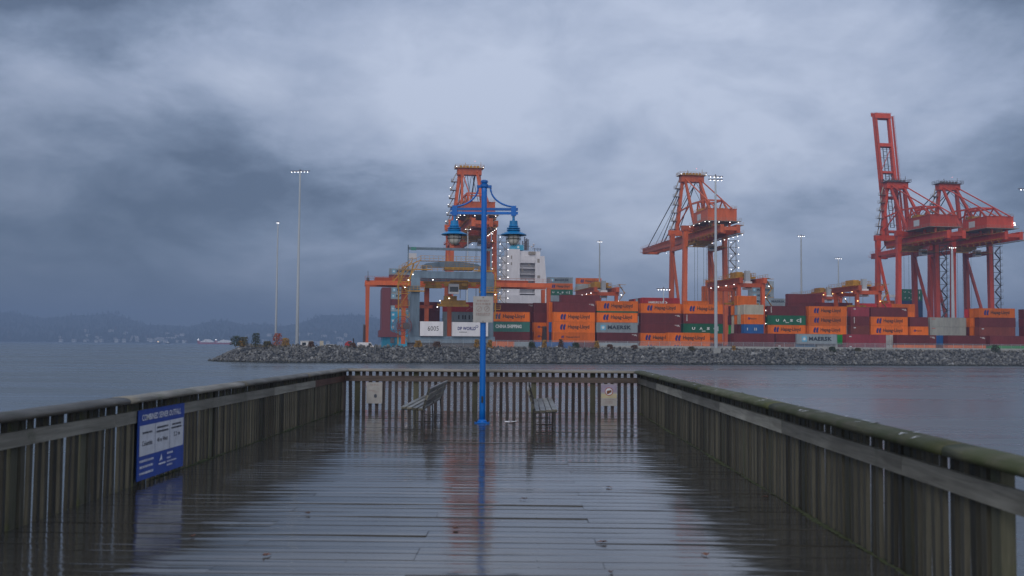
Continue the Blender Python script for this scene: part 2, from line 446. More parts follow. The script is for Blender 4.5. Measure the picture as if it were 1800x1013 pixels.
while y < YB + .30:
    c = cuts[(i*2 + (i//5)) % 3]
    for me, x in ((random.choice(pool[c]), XL-.15), (random.choice(pool2[c]), XL-.15+c)):
        o = link('plank', me, M['wet_plank'], deck, loc=(x, y, random.uniform(-.0005, .0005)))
        o.rotation_euler = (max(-.007, min(.007, random.gauss(0, .0055))), random.gauss(0, .0007), random.gauss(0, .0006))
    y += PITCHP; i += 1
# nail heads in rows over the stringers
q = MB(); rnd = random.Random(9)
for r_ in range(i):
    yy = Y0 + r_*PITCHP
    for x in (-4.4, -2.9, -1.4, .1, 1.6, 2.7):
        for dy in (-.07, .07):
            cx, cy = x+rnd.uniform(-.03, .03), yy+dy+rnd.uniform(-.012, .012); rr0 = rnd.uniform(.005, .009)
            q.add([(cx+rr0*math.cos(a*1.2566), cy+rr0*math.sin(a*1.2566), .0026) for a in range(5)], [(0,1,2,3,4)])
q.build('nail_heads', M['dark_iron'], deck, kind='stuff')
# stringers and piles carrying the deck
for x in (-4.4, -2.9, -1.4, .1, 1.6, 2.7):
    MB().box(x-.1, x+.1, Y0-.1, YB+.3, -.42, -.093).build('stringer', M['post_wood'], deck)
pile = MB().lathe([(.17, -5.5), (.17, -.1)], n=10).mesh('pile', True)
for yy in (4, 11.5, 19, 26.5):
    for x in (-4.3, -.9, 2.6):
        link('pile', pile, M['post_wood'], deck, loc=(x, yy, -.35))

def railing(name, a, b, inward, label, cap_mat, rail_mat, pick_mat, post_mat, axis, npk, extra=0.0):
    """fence from a to b (deck coordinates), inward = unit vector to the deck side."""
    a = Vector((*a, 0)); b = Vector((*b, 0)); d = (b-a).normalized(); L = (b-a).length
    root = empty(name, (a.x, a.y, DZ), 0, label, 'railing')
    inn = Vector((*inward, 0))
    pm = []
    for k in range(4):
        ww = (.083 if axis == 'x' else .072) + random.uniform(-.005, .005)
        q = MB(); q.box(-.019, .019, -ww/2, ww/2, -.18, 1.0); pm.append(q.mesh('picket'))
    q = MB(); q.box(-.045, .045, -.065, .065, -.40, 1.0); post = q.mesh('post')
    rot = math.atan2(inn.y, inn.x)
    pitch = .1655
    n = int(L/pitch)
    for i in range(n+1):
        s = .06 + i*pitch
        if s > L-.02: break
        p = d*s
        if i % 9 == npk:
            o = link('post', post, post_mat, root, loc=(p.x - inn.x*.030, p.y - inn.y*.030, 0), rz=rot)
        else:
            o = link('picket', random.choice(pm), pick_mat, root, loc=(p.x - inn.x*(i % 2)*.006, p.y - inn.y*(i % 2)*.006, 0), rz=rot)
            o.rotation_euler = (random.gauss(0, .010), random.gauss(0, .006), rot + random.gauss(0, .05))
            o.scale = (1, random.uniform(.94, 1.04), 1)
    L += extra
    # rail boards on the deck side, in lengths
    s = 0; k = 0
    while s < L - .01:
        e = min(L, s + 3.72)
        if L - e < .6: e = L
        p = d*((s+e)/2) + inn*.041
        q = MB(); h = (e-s)/2 - .003
        if axis == 'y': q.box(-.019, .019, -h, h, -.07, .07)
        else: q.box(-h, h, -.019, .019, -.07, .07)
        o = q.build('rail_board', rail_mat(k) , root, loc=(p.x, p.y, .815)); s = e; k += 1
    s = 0; k = 0
    while s < L - .01:                          # rounded cap in lengths
        e = min(L, s + 4.9)
        if L - e < .8: e = L
        prof = [(-.135, 0), (-.14, .03), (-.125, .058), (-.07, .074), (0, .079), (.07, .074), (.125, .058), (.14, .03), (.135, 0)]
        q = MB(); m_ = 14; vs_ = []; fs = []
        for i in range(m_+1):
            yy = (-.5 + i/m_)*((e-s) - .008)
            jit = random.uniform(-.006, .006)
            for (u, z) in prof:
                u2 = u + jit; z2 = z + (random.uniform(-.003, .003) if z > 0 else 0)
                vs_.append((u2, yy, z2) if axis == 'y' else (yy, u2, z2))
        np_ = len(prof)
        for i in range(m_):
            for j in range(np_): fs.append((i*np_+j, i*np_+(j+1) % np_, (i+1)*np_+(j+1) % np_, (i+1)*np_+j))
        fs += [tuple(range(np_)), tuple(m_*np_+j for j in range(np_))[::-1]]
        q.add(vs_, fs)
        p = d*((s+e)/2) + inn*.02
        q.build('cap_rail', cap_mat, root, smooth=True, loc=(p.x, p.y, .992)); s = e; k += 1
    return root
def rl_left(k): return M['fresh_rail_wood'] if k == 0 else M['rail_wood_y']
def rl_right(k): return M['rail_wood_y']
def rl_back(k): return M['rail_wood_x']
lr = railing('wooden_railing', (XL, YB-.10), (XL, Y0), (1, 0), 'weathered picket railing with blue information board against it', M['cap_grey_wood'], rl_left,
        M['picket_wood'], M['post_wood'], 'y', 4)
rr_ = railing('wooden_railing', (XR, YB-.10), (XR, 6.45), (-1, 0), 'picket railing with mossy green rounded cap, ending at a gap', M['cap_moss_wood'], rl_right,
        M['picket_wood'], M['post_wood'], 'y', 4, extra=4.2)
br = railing('wooden_railing', (XL-.03, YB), (XR+.03, YB), (0, -1), 'picket railing across the pier head behind the two benches', M['cap_wood_x'], rl_back,
        M['back_picket_wood'], M['post_wood'], 'x', 2)
# bird droppings on the mossy cap
q = MB(); rnd = random.Random(77)
for k in range(70):
    yy = rnd.uniform(7.5, 26); xx = rnd.uniform(-.09, .09); ll = rnd.uniform(.02, .07); ww = rnd.uniform(.006, .016); zz = .992+.0795-.9*xx*xx*1.2
    a = rnd.uniform(-.9, .9)
    ca, sa = math.cos(a), math.sin(a)
    q.add([(xx+ca*u*ll-sa*v*ww-.02, yy-(YB-.10)+sa*u*ll+ca*v*ww, zz+.004-(.10 if abs(xx+ca*u*ll) > .11 else 0)*.12) for u, v in ((-1,-.5),(.3,-1),(1,.2),(.1,1))], [(0,1,2,3)])
q.build('bird_droppings', M['sign_white'], rr_, kind='stuff')
# moss along the foot of the railings
def moss_strip(x, sgn, y0, y1, wmax, name, label, seed):
    rnd = random.Random(seed); q = MB(); vs_ = []; fs = []
    n = int((y1-y0)/.05)
    for i in range(n+1):
        yy = y0 + (y1-y0)*i/n
        md = max(.15, .55+.45*math.sin(yy*1.7+seed)*math.sin(yy*.63+1)) ; wv = wmax*(.25+.75*rnd.random())*md
        hz_ = (.008+.030*rnd.random())*md
        vs_ += [(x, yy, .0), (x, yy, hz_), (x+sgn*wv*.5, yy, hz_*.75), (x+sgn*wv, yy, .003)]
    for i in range(n):
        for j in range(3): fs.append((i*4+j, i*4+j+1, (i+1)*4+j+1, (i+1)*4+j))
    q.add(vs_, fs); q.build(name, M['moss'], loc=(0, 0, DZ), kind='stuff', label=label, cat='moss', smooth=True)
moss_strip(XR-.022, -1, 6.5, YB-.1, .085, 'moss', 'green moss along the foot of the mossy railing', 3)
moss_strip(XL+.022, 1, 13, YB-.1, .045, 'moss', 'thin moss along the foot of the railing with the blue board', 4)

# ------------------------------------------------------------------ blue lamp post
LX, LY = -.93, 22.85
lamp = empty('lamp_post', (LX, LY, DZ), 0, 'tall blue lamp post with two lanterns on a cross arm', 'lamp post')
HT = 5.22
q = MB(); q.lathe([(.072, 0), (.068, .3), (.064, 1.2), (.060, HT-.2), (.060, HT)], n=14)
post = q.build('post', M['lamp_blue'], lamp, smooth=True)
q = MB(); q.box(-.16, .16, -.16, .16, .002, .026); q.lathe([(.10, .026), (.095, .06), (.068, .08)], n=14)
bp = q.build('base_plate', M['lamp_blue'], lamp)
for sx in (-1, 1):
    for sy in (-1, 1):
        MB().lathe([(.016, .026), (.016, .06)], (sx*.125, sy*.125, 0), 6).build('bolt', M['dark_iron'], bp)
MB().box(-.022, .022, -.075, -.055, .44, .58).build('hand_hole', M['dark_iron'], lamp)
q = MB(); q.lathe([(.060, HT), (.078, HT+.004), (.078, HT+.05), (.05, HT+.065)], n=14); q.lathe([(.07, HT-.10), (.085, HT-.09), (.085, HT-.03), (.07, HT-.02)], n=14)
q.build('finial', M['lamp_blue'], lamp)
for z in (HT-.575, HT-.66):
    MB().box(-.74, .74, -.026, .026, z-.028, z+.028).build('cross_arm', M['lamp_blue'], lamp)
for sx in (-1, 1):
    q = MB(); q.box(min(sx*.05, sx*.16), max(sx*.05, sx*.16), -.03, .03, HT-.11, HT-.05)
    q.build('bracket', M['lamp_blue'], lamp)
    pts = []
    for k in range(15):
        a = k/14*math.pi/2
        pts.append((sx*(.70-.56*math.cos(a)) if False else sx*(.135+.55*(1-math.cos(a))), 0, HT-.10-.42*math.sin(a)))
    MB().tube(pts, .020, 7).build('scroll_brace', M['lamp_blue'], lamp, smooth=True)
    cxl = sx*.645
    q = MB(); q.box(cxl-.055, cxl+.055, -.04, .04, HT-.72, HT-.50)
    q.build('arm_clamp', M['lamp_blue'], lamp)
    lan = empty('lantern', (cxl, 0, HT-.72)); lan.parent = lamp
    q = MB(); q.lathe([(.028, 0), (.028, -.10), (.085, -.11), (.090, -.20), (.105, -.215), (.105, -.235), (.09, -.245)], n=20)
    q.lathe([(.10, -.250), (.145, -.262), (.145, -.282), (.10, -.287)], n=20)
    q.lathe([(.10, -.292), (.152, -.305), (.152, -.322), (.10, -.33)], n=20)
    q.lathe([(.12, -.33), (.16, -.35), (.282, -.405), (.290, -.418), (.282, -.424), (.15, -.38)], n=28)
    q.build('shade', M['lamp_shade_teal'], lan, smooth=False)
    q = MB(); q.lathe([(.132, -.40), (.142, -.46), (.138, -.52), (.115, -.58), (.07, -.625), (.02, -.64)], n=20)
    q.build('globe', M['lamp_glass'], lan, smooth=True)
    q = MB()
    for k in range(4):
        a = k*math.pi/4
        for s_ in (-1, 1):
            q.tube([(s_*math.cos(a)*r_, s_*math.sin(a)*r_, z_) for r_, z_ in ((.15,-.40),(.158,-.47),(.150,-.54),(.12,-.605),(.065,-.65),(0,-.662))], .0035, 4)
    q.lathe([(.150, -.50), (.162, -.50), (.162, -.51), (.150, -.51)], n=20)
    q.build('guard_cage', M['dark_iron'], lan)

# ------------------------------------------------------------------ notice on the lamp post
def flat_rect(x0, x1, z0, z1, y=0): return MB().add([(x0,y,z0),(x1,y,z0),(x1,y,z1),(x0,y,z1)], [(0,1,2,3)])
sgn = empty('post_notice', (LX, LY-.085, 0), 0, 'faded grey notice plate with two round symbols, fixed to blue lamp post', 'sign')
zs0, zs1 = zat(848, 567, 22.75), zat(848, 521, 22.75); sw = .215
MB().box(-sw, sw, -.006, 0, zs0, zs1).build('plate', M['faded_sign'], sgn)
hh = zs1-zs0
def scribble(parent, mat, rows, y, seed):
    rnd = random.Random(seed); q = MB()
    for (x0, x1, zc, h) in rows:
        x = x0
        while x < x1:
            wv = rnd.uniform(.25, 1.0)*h*1.3
            q.add([(x,y,zc-h/2*rnd.uniform(.6,1)),(min(x+wv,x1),y,zc-h/2),(min(x+wv,x1),y,zc+h/2*rnd.uniform(.5,1)),(x,y,zc+h/2)], [(0,1,2,3)])
            x += wv + h*.35
    return q.build('print', mat, parent)
scribble(sgn, M['faded_print'], [(-.13,.13,zs0+hh*.83,.040),(-.16,.16,zs0+hh*.71,.045),(-.15,.15,zs0+hh*.34,.035),(-.15,.15,zs0+hh*.28,.02)], -.009, 5)
for cx in (-.085, .085):
    q = MB(); n = 24; zc = zs0+hh*.52
    for k in range(n):
        a0, a1 = 2*math.pi*k/n, 2*math.pi*(k+1)/n
        q.add([(cx+.062*math.cos(a0),-.009,zc+.062*math.sin(a0)),(cx+.062*math.cos(a1),-.009,zc+.062*math.sin(a1)),
               (cx+.050*math.cos(a1),-.009,zc+.050*math.sin(a1)),(cx+.050*math.cos(a0),-.009,zc+.050*math.sin(a0))], [(0,1,2,3)])
    q.add([(cx-.04,-.009,zc-.03),(cx-.03,-.009,zc-.04),(cx+.04,-.009,zc+.03),(cx+.03,-.009,zc+.04)], [(0,1,2,3)])
    q.build('symbol', M['faded_print'], sgn)
for z in (zs0+.025, zs1-.025): MB().box(-.008, .008, -.014, -.0062, z-.008, z+.008).build('screw', M['dark_iron'], sgn)

# ------------------------------------------------------------------ notices on the pier-head railing
def fence_notice(px0, px1, py0, py1, label, kindx):
    D = YB-.07; x0 = (px0-925)/F*D; x1 = (px1-925)/F*D
    z0, z1 = zat(px0, py1, D), zat(px0, py0, D)
    r = empty('railing_notice', ((x0+x1)/2, D, 0), 0, label, 'sign'); hw = (x1-x0)/2; h = z1-z0
    MB().box(-hw, hw, -.006, 0, z0, z1).build('plate', M['faded_sign'], r)
    if kindx:
        flat_rect(-hw*.98, hw*.98, z0+h*.62, z1-h*.02, -.0075).build('print_band', M['faded_violet'], r)
        flat_rect(-hw*.98, hw*.98, z0+h*.36, z0+h*.55, -.0075).build('print_band', M['faded_yellow'], r)
        q = MB(); n = 28; zc = z0+h*.66
        for k in range(n):
            a0, a1 = 2*math.pi*k/n, 2*math.pi*(k+1)/n
            q.add([(.105*math.cos(a0),-.009,zc+.105*math.sin(a0)),(.105*math.cos(a1),-.009,zc+.105*math.sin(a1)),
                   (.086*math.cos(a1),-.009,zc+.086*math.sin(a1)),(.086*math.cos(a0),-.009,zc+.086*math.sin(a0))], [(0,1,2,3)])
        q.build('red_ring', M['faded_red'], r)
        q = MB(); q.add([(.085*math.cos(2*math.pi*k/20),-.0082,zc+.085*math.sin(2*math.pi*k/20)) for k in range(20)], [tuple(range(20))]); q.build('ring_field', M['sign_white'], r)
        q = MB(); q.add([(-.06,-.0095,zc-.05),(-.02,-.0095,zc-.065),(.03,-.0095,zc-.03),(.065,-.0095,zc-.02),(.06,-.0095,zc+.04),(.0,-.0095,zc+.03),(-.05,-.0095,zc+.02)], [tuple(range(7))]); q.build('pictogram', M['leaf_brown'], r)
        scribble(r, M['faded_print'], [(-.13,.13,z0+h*.30,.022),(-.10,.10,z0+h*.22,.022),(-.11,.11,z0+h*.14,.022)], -.0095, 8)
    else:
        scribble(r, M['faded_print'], [(-.10,.12,z0+h*.88,.03),(-.14,.02,z0+h*.62,.02),(-.05,.12,z0+h*.55,.02)], -.009, 9)
        q = MB(); zc = z0+h*.36; q.add([(.03+.045*math.cos(2*math.pi*k/12)*(.7+.3*(k%2)),-.009,zc+.05*math.sin(2*math.pi*k/12)) for k in range(12)], [tuple(range(12))]); q.build('pictogram', M['sign_ink'], r)
    return r
fence_notice(646, 674, 672, 709, 'bleached pale notice with dark smudge, on pier-head railing beside the corner post', 0)
fence_notice(1057, 1085, 675, 713, 'notice with red ring pictogram and lines of print, on pier-head railing', 1)

# ------------------------------------------------------------------ blue outfall board against the railing
sb = empty('information_board', (XL+.085, 12.35, DZ+.06), R(90), 'blue and white information board leaning on weathered railing', 'sign')
SW, SH = 1.66, .83
MB().box(0, SW, 0, .012, 0, SH).build('panel', M['sign_blue'], sb)
# local x runs away from the camera along the fence; face looks to +X world => local -y
def sp(x0, x1, z0, z1, mat, name): return flat_rect(x0, x1, z0, z1, -.004).build(name, M[mat], sb)
cw = (SW-.10)/3
for k in range(3): sp(.04+k*(cw+.01), .04+k*(cw+.01)+cw-.0, .285, .645, 'sign_white', 'white_field')
def put_text(s, x, z, hgt, mat, width=None, bold=.0, y=-.007, parent=sb):
    me = text_mesh(s, width, hgt, 0, bold); return link('lettering', me, M[mat], parent, loc=(x, y, z))
put_text('COMBINED SEWER OUTFALL', .10, .70, .075, 'sign_white_fleck', 1.40, .02)
put_text('Columbia', .12, .40, .060, 'sign_ink', .34, .01)
put_text('40 m West', .04+cw+.07, .405, .055, 'sign_ink', .38, .01)
put_text('2.2 m', .06+2*cw+.14, .43, .055, 'sign_ink', .24, .01)
scribble(sb, M['sign_ink'], [(.13,.45,.555,.026),(.62,1.02,.585,.026),(.60,1.04,.535,.026),(1.17,1.52,.585,.024),(1.15,1.54,.54,.024)], -.007, 11)
scribble(sb, M['sign_white_fleck'], [(.05,.52,.225,.030),(.05,.50,.155,.030),(.05,.52,.08,.030),(1.0,1.22,.235,.026),(1.0,1.14,.175,.024),(1.0,1.36,.13,.02),(1.0,1.2,.085,.024)], -.007, 12)
q = MB(); q.add([(.72,-.007,.16),(.80,-.007,.25),(.83,-.007,.16),(.80,-.007,.18)], [(0,3,1),(1,3,2)]); q.add([(.70,-.007,.12),(.95,-.007,.12),(.95,-.007,.14),(.70,-.007,.14)], [(0,1,2,3)])
q.build('logo', M['sign_white_fleck'], sb)

# ------------------------------------------------------------------ benches
def bench(x, y, face, rot, label):
    """long slatted bench in two bays; length along y, sitter faces f*x"""
    r = empty('park_bench', (x, y, DZ), rot, label, 'bench', 'long benches on either side of the lamp post')
    L = 4.6; f = face; h = L/4 - .012
    sm = MB().box(-.048, .048, -h, h, -.02, .02).mesh('slat'); bm_ = MB().box(-.018, .018, -h, h, -.050, .050).mesh('slat')
    for yc in (-L/4, L/4):
        for k in range(4):
            link('seat_slat', sm, M['bench_wood'], r, loc=(f*(.41-.112*k), yc, .452 - .010*k))
        for k in range(3):
            o = link('back_slat', bm_, M['bench_wood'], r, loc=(-f*(.005+.040*k), yc, .525 + .128*k)); o.rotation_euler = (0, -f*.30, 0)
    for yy in (-L/2+.10, 0, L/2-.10):
        q = MB()
        q.bar((f*.42, yy, 0), (f*.42, yy, .43), .024, .03); q.bar((f*.03, yy, 0), (f*.05, yy, .42), .024, .03)
        q.bar((f*.46, yy, .422), (f*.03, yy, .395), .03, .02)
        q.bar((f*.045, yy, .39), (-f*.085, yy, .84), .035, .024, (0,1,0)); q.bar((f*.42, yy, .02), (f*.03, yy, .02), .024, .02)
        q.build('support_frame', M['dark_iron'], r)
    return r
bench(-1.97, 22.9, -1, R(0), 'long slatted bench facing the railing with the blue board')
bench(.15, 22.4, 1, R(0), 'long slatted bench facing the mossy railing')

# ------------------------------------------------------------------ litter and leaves on the deck
D = F*1.7/(742-605.7)
q = MB(); vs_ = []; fs = []
for i in range(7):
    for j in range(4):
        vs_.append((-.125+.25*i/6+random.uniform(-.008,.008), -.11+.22*j/3+random.uniform(-.01,.01), .006+random.uniform(0,.022)))
for i in range(6):
    for j in range(3): fs.append((i*4+j,(i+1)*4+j,(i+1)*4+j+1,i*4+j+1))
q.add(vs_, fs); q.build('paper_scrap', M['scrap_white'], loc=((899-925)/F*D, D, DZ+.004), label='crumpled white paper lying on wet deck beside lamp post', cat='litter')
leaf_px = [(925,876,'small brown leaf on deck in front of the lit plank'),(805,928,''),(1062,950,''),(1075,1003,''),(1240,972,''),(345,942,''),(1345,872,''),(1070,855,''),(475,975,''),(548,902,'')]
leaf_lab = ['brown leaf with dark stalk on deck below right bench','thin reddish leaf beside the lamp reflection','curled dark red leaf mid deck, right of lamp reflection','orange-brown leaf nearest the bottom edge of the picture',
  'flat rusty leaf on deck, beside the dark reflection of mossy railing','small leaf inside the blue board reflection area','reddish leaf close to the foot of mossy railing','pale brown leaf farthest out on the open deck','red-brown leaf low on the deck toward the left','tiny brown leaf left of the lamp reflection']
for i, ((px, py, _), lb) in enumerate(zip(leaf_px, leaf_lab)):
    D = F*1.7/(py-hor(px)); x = (px-925)/F*D
    rnd = random.Random(40+i); q = MB(); pts = []
    sz = rnd.uniform(.028, .042)
    for k in range(14):
        a = 2*math.pi*k/14; rr0 = sz*(1.0 if k % 2 == 0 else .62)*(1.25 if k in (0,) else 1)
        pts.append((rr0*math.cos(a), rr0*.8*math.sin(a), .010+.016*rnd.random()))
    q.add([(0,0,.006)]+pts, [(0,1+k,1+(k+1)%14) for k in range(14)]); q.tube([(sz*.9,0,.012),(sz*1.7,.01,.008)], .003, 4)
    q.build('fallen_leaf', M['leaf_brown'] if i % 3 else M['leaf_dark'], loc=(x, D, DZ+.003), rz=rnd.uniform(0,6), label=lb, cat='leaf', group='leaves on the wet deck')

# ================================================================== TERMINAL GROUND
TW = ysr(gp(900, 272))[1]           # waterline
TC = TW + 8.6                       # crest of the rock slope
CZ = 4.0
sL = ysr(yp(420, TC))[0]; sR = ysr(yp(1990, TC))[0]
def edge(off):                      # crest path offset outwards by off metres
    pts = [(sL - off, TC + 170)]
    pts.append((sL - off, TC + 16))
    for k in range(1, 8):
        a = k/8*math.pi/2
        pts.append((sL + 14 - (14+off)*math.cos(a), TC + 14 - (14+off)*math.sin(a)))
    pts.append((sL + 16, TC - off)); pts.append((sR, TC - off)); return pts
crest = edge(0)
inner = edge(-2.2); toe = edge(9.6); 
q = MB()
poly = [yd(s, t, GZ) for s, t in edge(-3.0)] + [yd(sR, 26, GZ), yd(sL+20, 26, GZ)]
q.add(poly, [tuple(range(len(poly)))])
q.build('terminal_yard', M['yard_asphalt'], kind='structure')
q = MB(); vs_ = []; fs = []
for (o_, z_) in ((3.2, GZ-.05), (2.0, CZ-.05), (0, CZ-.15), (-8.6, -.1), (-11, -1.4)):
    vs_ += [yd(s, t, z_) for s, t in edge(-o_)]
n = len(crest)
for k in range(4):
    for i in range(n-1): fs.append((k*n+i, k*n+i+1, (k+1)*n+i+1, (k+1)*n+i))
q.add(vs_, fs); bank = q.build('embankment', M['rock_base'], kind='structure')
# quay face behind
q = MB(); a, b_ = yd(sL+10, 26, 0), yd(sR, 26, 0)
q.add([yd(sL+20,26,-1),yd(sR,26,-1),yd(sR,26,GZ),yd(sL+20,26,GZ)], [(0,1,2,3)]); q.build('quay_wall', M['concrete'], kind='structure')
# riprap
def ico():
    bm = bmesh.new(); bmesh.ops.create_icosphere(bm, subdivisions=1, radius=1)
    v = [tuple(x.co) for x in bm.verts]; f = [tuple(y.index for y in x.verts) for x in bm.faces]; bm.free(); return v, f
IV, IF_ = ico()
rnd = random.Random(5); q = MB()
def rock(p, sz):
    e = Euler((rnd.uniform(0,6),rnd.uniform(0,6),rnd.uniform(0,6))).to_matrix()
    sc = Vector((rnd.uniform(.7,1.3),rnd.uniform(.7,1.2),rnd.uniform(.5,.95)))*sz
    fl = [rnd.uniform(.72,1.15) for _ in IV]
    q.add([p + e @ Vector((v[0]*sc.x*k, v[1]*sc.y*k, v[2]*sc.z*k)) for v, k in zip(IV, fl)], IF_)
# arc-length sampling of the path
def along(path):
    out = []; 
    for (a, b_) in zip(path[:-1], path[1:]):
        out.append((a, b_, math.dist(a, b_)))
    return out
segs = along(crest); tot = sum(x[2] for x in segs)
acc = 0
toe_ = edge(8.6)
for i, (a, b_, L) in enumerate(segs):
    ta, tb = toe_[i], toe_[i+1]
    cnt = int(max(L, math.dist(ta, tb))*8.6/.14)
    if i == 0: cnt = int(cnt*.25)
    for _ in range(cnt):
        u_ = rnd.random(); v_ = rnd.uniform(-.06, 1.06)
        if i == 0: u_ = 1-(1-u_)*.3
        c0 = (a[0]+(b_[0]-a[0])*u_, a[1]+(b_[1]-a[1])*u_); c1 = (ta[0]+(tb[0]-ta[0])*u_, ta[1]+(tb[1]-ta[1])*u_)
        s = c0[0]+(c1[0]-c0[0])*v_; t_ = c0[1]+(c1[1]-c0[1])*v_; z = CZ*(1-v_) + rnd.uniform(-.1,.25)
        rock(yd(s, t_, z), rnd.choice((.13,.17,.2,.23,.26,.31,.38,.55)))
q.build('riprap_rocks', M['rock'], bank, kind='stuff')

# ================================================================== CONTAINERS
H40, W40 = 2.87, 2.44
def box_mesh(L):
    mb = MB(); rib = .30; d = .045; x0, x1, z0, z1 = .16, L-.16, .16, H40-.12
    n = int((x1-x0)/rib); rib = (x1-x0)/n
    prof = []
    for i in range(n):
        a = x0 + i*rib
        prof += [(a, .012), (a+rib*.36, .012), (a+rib*.5, .012+d), (a+rib*.86, .012+d)]
    prof.append((x1, .012))
    for side in (0, 1):
        vs_ = []; fs = []
        for (x, y) in prof:
            yy = y if side == 0 else W40-y
            vs_ += [(x, yy, z0), (x, yy, z1)]
        for i in range(len(prof)-1): fs.append((2*i, 2*i+2, 2*i+3, 2*i+1))
        mb.add(vs_, fs)
    mb.add([(x0,.03,z1+.06),(x1,.03,z1+.06),(x1,W40-.03,z1+.06),(x0,W40-.03,z1+.06)], [(0,1,2,3)])
    mb.add([(x0,.03,z0-.04),(x1,.03,z0-.04),(x1,W40-.03,z0-.04),(x0,W40-.03,z0-.04)], [(0,1,2,3)])
    # ends
    for xx, dx in ((.03, 1), (L-.03, -1)):
        m_ = 8; vs_ = []; fs = []
        for i in range(m_*4+1):
            yy = .16 + (W40-.32)*i/(m_*4); o = (0, 0, .04, .04)[i % 4]
            vs_ += [(xx+dx*o, yy, z0), (xx+dx*o, yy, z1)]
        for i in range(m_*4): fs.append((2*i, 2*i+2, 2*i+3, 2*i+1))
        mb.add(vs_, fs)
    return mb.mesh('corrugated_walls')
def frame_mesh(L):
    mb = MB()
    for x in (0, L-.165):
        for y in (0, W40-.165): mb.box(x, x+.165, y, y+.165, 0, H40-.004)
    for z0, z1 in ((.01, .16), (H40-.125, H40-.012)):
        for y in (.004, W40-.12): mb.box(.165, L-.165, y, y+.116, z0, z1)
        for x in (.004, L-.12): mb.box(x, x+.116, .165, W40-.165, z0, z1)
    return mb.mesh('frame')
BOX = {12.19: (box_mesh(12.19), frame_mesh(12.19)), 6.06: (box_mesh(6.06), frame_mesh(6.06))}
for a, b_ in BOX.values(): a.materials.append(M['box_maroon']); b_.materials.append(M['box_maroon'])
LET = {}
def let(key, fn):
    if key not in LET: LET[key] = fn()
    return LET[key]
def hl_emblem(h):
    q = MB()
    for k in (0, 1):
        ox = k*h*.52
        pts = [(.0,.30),(.04,.55),(.16,.82),(.34,1.0),(.62,1.0),(.50,.78),(.66,.78),(.52,.52),(.44,.30),(.50,.06),(.40,0),(.18,0),(.05,.10)]
        q.add([(ox+x*h*.85, 0, z*h) for x, z in pts], [tuple(range(len(pts)))])
    return q.mesh('emblem')
def star_emblem(h):
    q = MB(); q.add([(0,0,0),(h,0,0),(h,0,h),(0,0,h)], [(0,1,2,3)]); return q.mesh('emblem')
def star(h):
    q = MB(); pts = []
    for k in range(14):
        a = math.pi/2 + math.pi*k/7; r_ = h*(.40 if k % 2 == 0 else .19); pts.append((h/2+r_*math.cos(a), 0, h/2+r_*math.sin(a)))
    q.add(pts, [tuple(range(14))]); return q.mesh('star')
def codes(L):
    q = MB()
    for (x, z, w_, h_) in ((L-1.9,2.25,.34,.13),(L-1.45,2.25,.34,.13),(L-1.0,2.25,.4,.13),(L-1.3,2.0,.7,.12),(L-.62,1.85,.14,.3)):
        q.add([(x,0,z),(x+w_,0,z),(x+w_,0,z+h_),(x,0,z+h_)], [(0,1,2,3)])
    return q.mesh('code_marks')
def vcodes():
    q = MB()
    for k in range(6):
        z = 2.35-.32*k; q.add([(1.05,0,z),(1.30,0,z),(1.30,0,z+.2),(1.05,0,z+.2)], [(0,1,2,3)])
    return q.mesh('code_marks')
def chevron():
    q = MB(); q.add([(0,0,.9),(.35,0,.9),(1.0,0,.45),(.35,0,0),(0,0,0),(.55,0,.45)], [(0,1,2,5),(5,2,3,4)]); return q.mesh('emblem')
WORDS = {'orange': 'orange', 'maroon': 'maroon', 'grey': 'grey', 'green': 'dark green', 'seagreen': 'sea green', 'red': 'red', 'white': 'white', 'beige': 'beige',
  'blue': 'blue', 'cyan': 'light blue', 'navy': 'navy', 'lime': 'bright green', 'pink': 'pinkish red', 'brown': 'red-brown', 'stone': 'stone grey', 'skyblue': 'pale blue'}
TYPES = {'hl': ('orange', 'with blue emblem and dark lettering'), 'hs': ('orange', 'with small emblem and lettering'), 'or': ('orange', ''), 'mr': ('maroon', ''),
  'mc': ('maroon', 'with white corner codes'), 'mv': ('maroon', 'with upright white marks'), 'mk': ('grey', 'with star emblem and black lettering'), 'mp': ('cyan', 'with star emblem'),
  'us': ('green', 'with wide white lettering'), 'cs': ('seagreen', 'with white lettering'), 'gy': ('grey', ''), 'st': ('stone', 'with tiny red print'), 'bg': ('beige', ''), 'wh': ('white', ''),
  'rd': ('red', ''), 'rh': ('red', 'with white lettering and chevron'), 'rx': ('red', 'with big white cross emblem'), 'bl': ('blue', 'with white marks'), 'bp': ('blue', ''), 'nv': ('navy', ''), 'lm': ('lime', ''), 'pk': ('pink', 'with small white code'),
  'bn': ('brown', 'with small white code'), 'sk': ('skyblue', ''), 'gt': ('grey', 'with dark lettering'), 'cy': ('cyan', '')}
FRONT = -.004
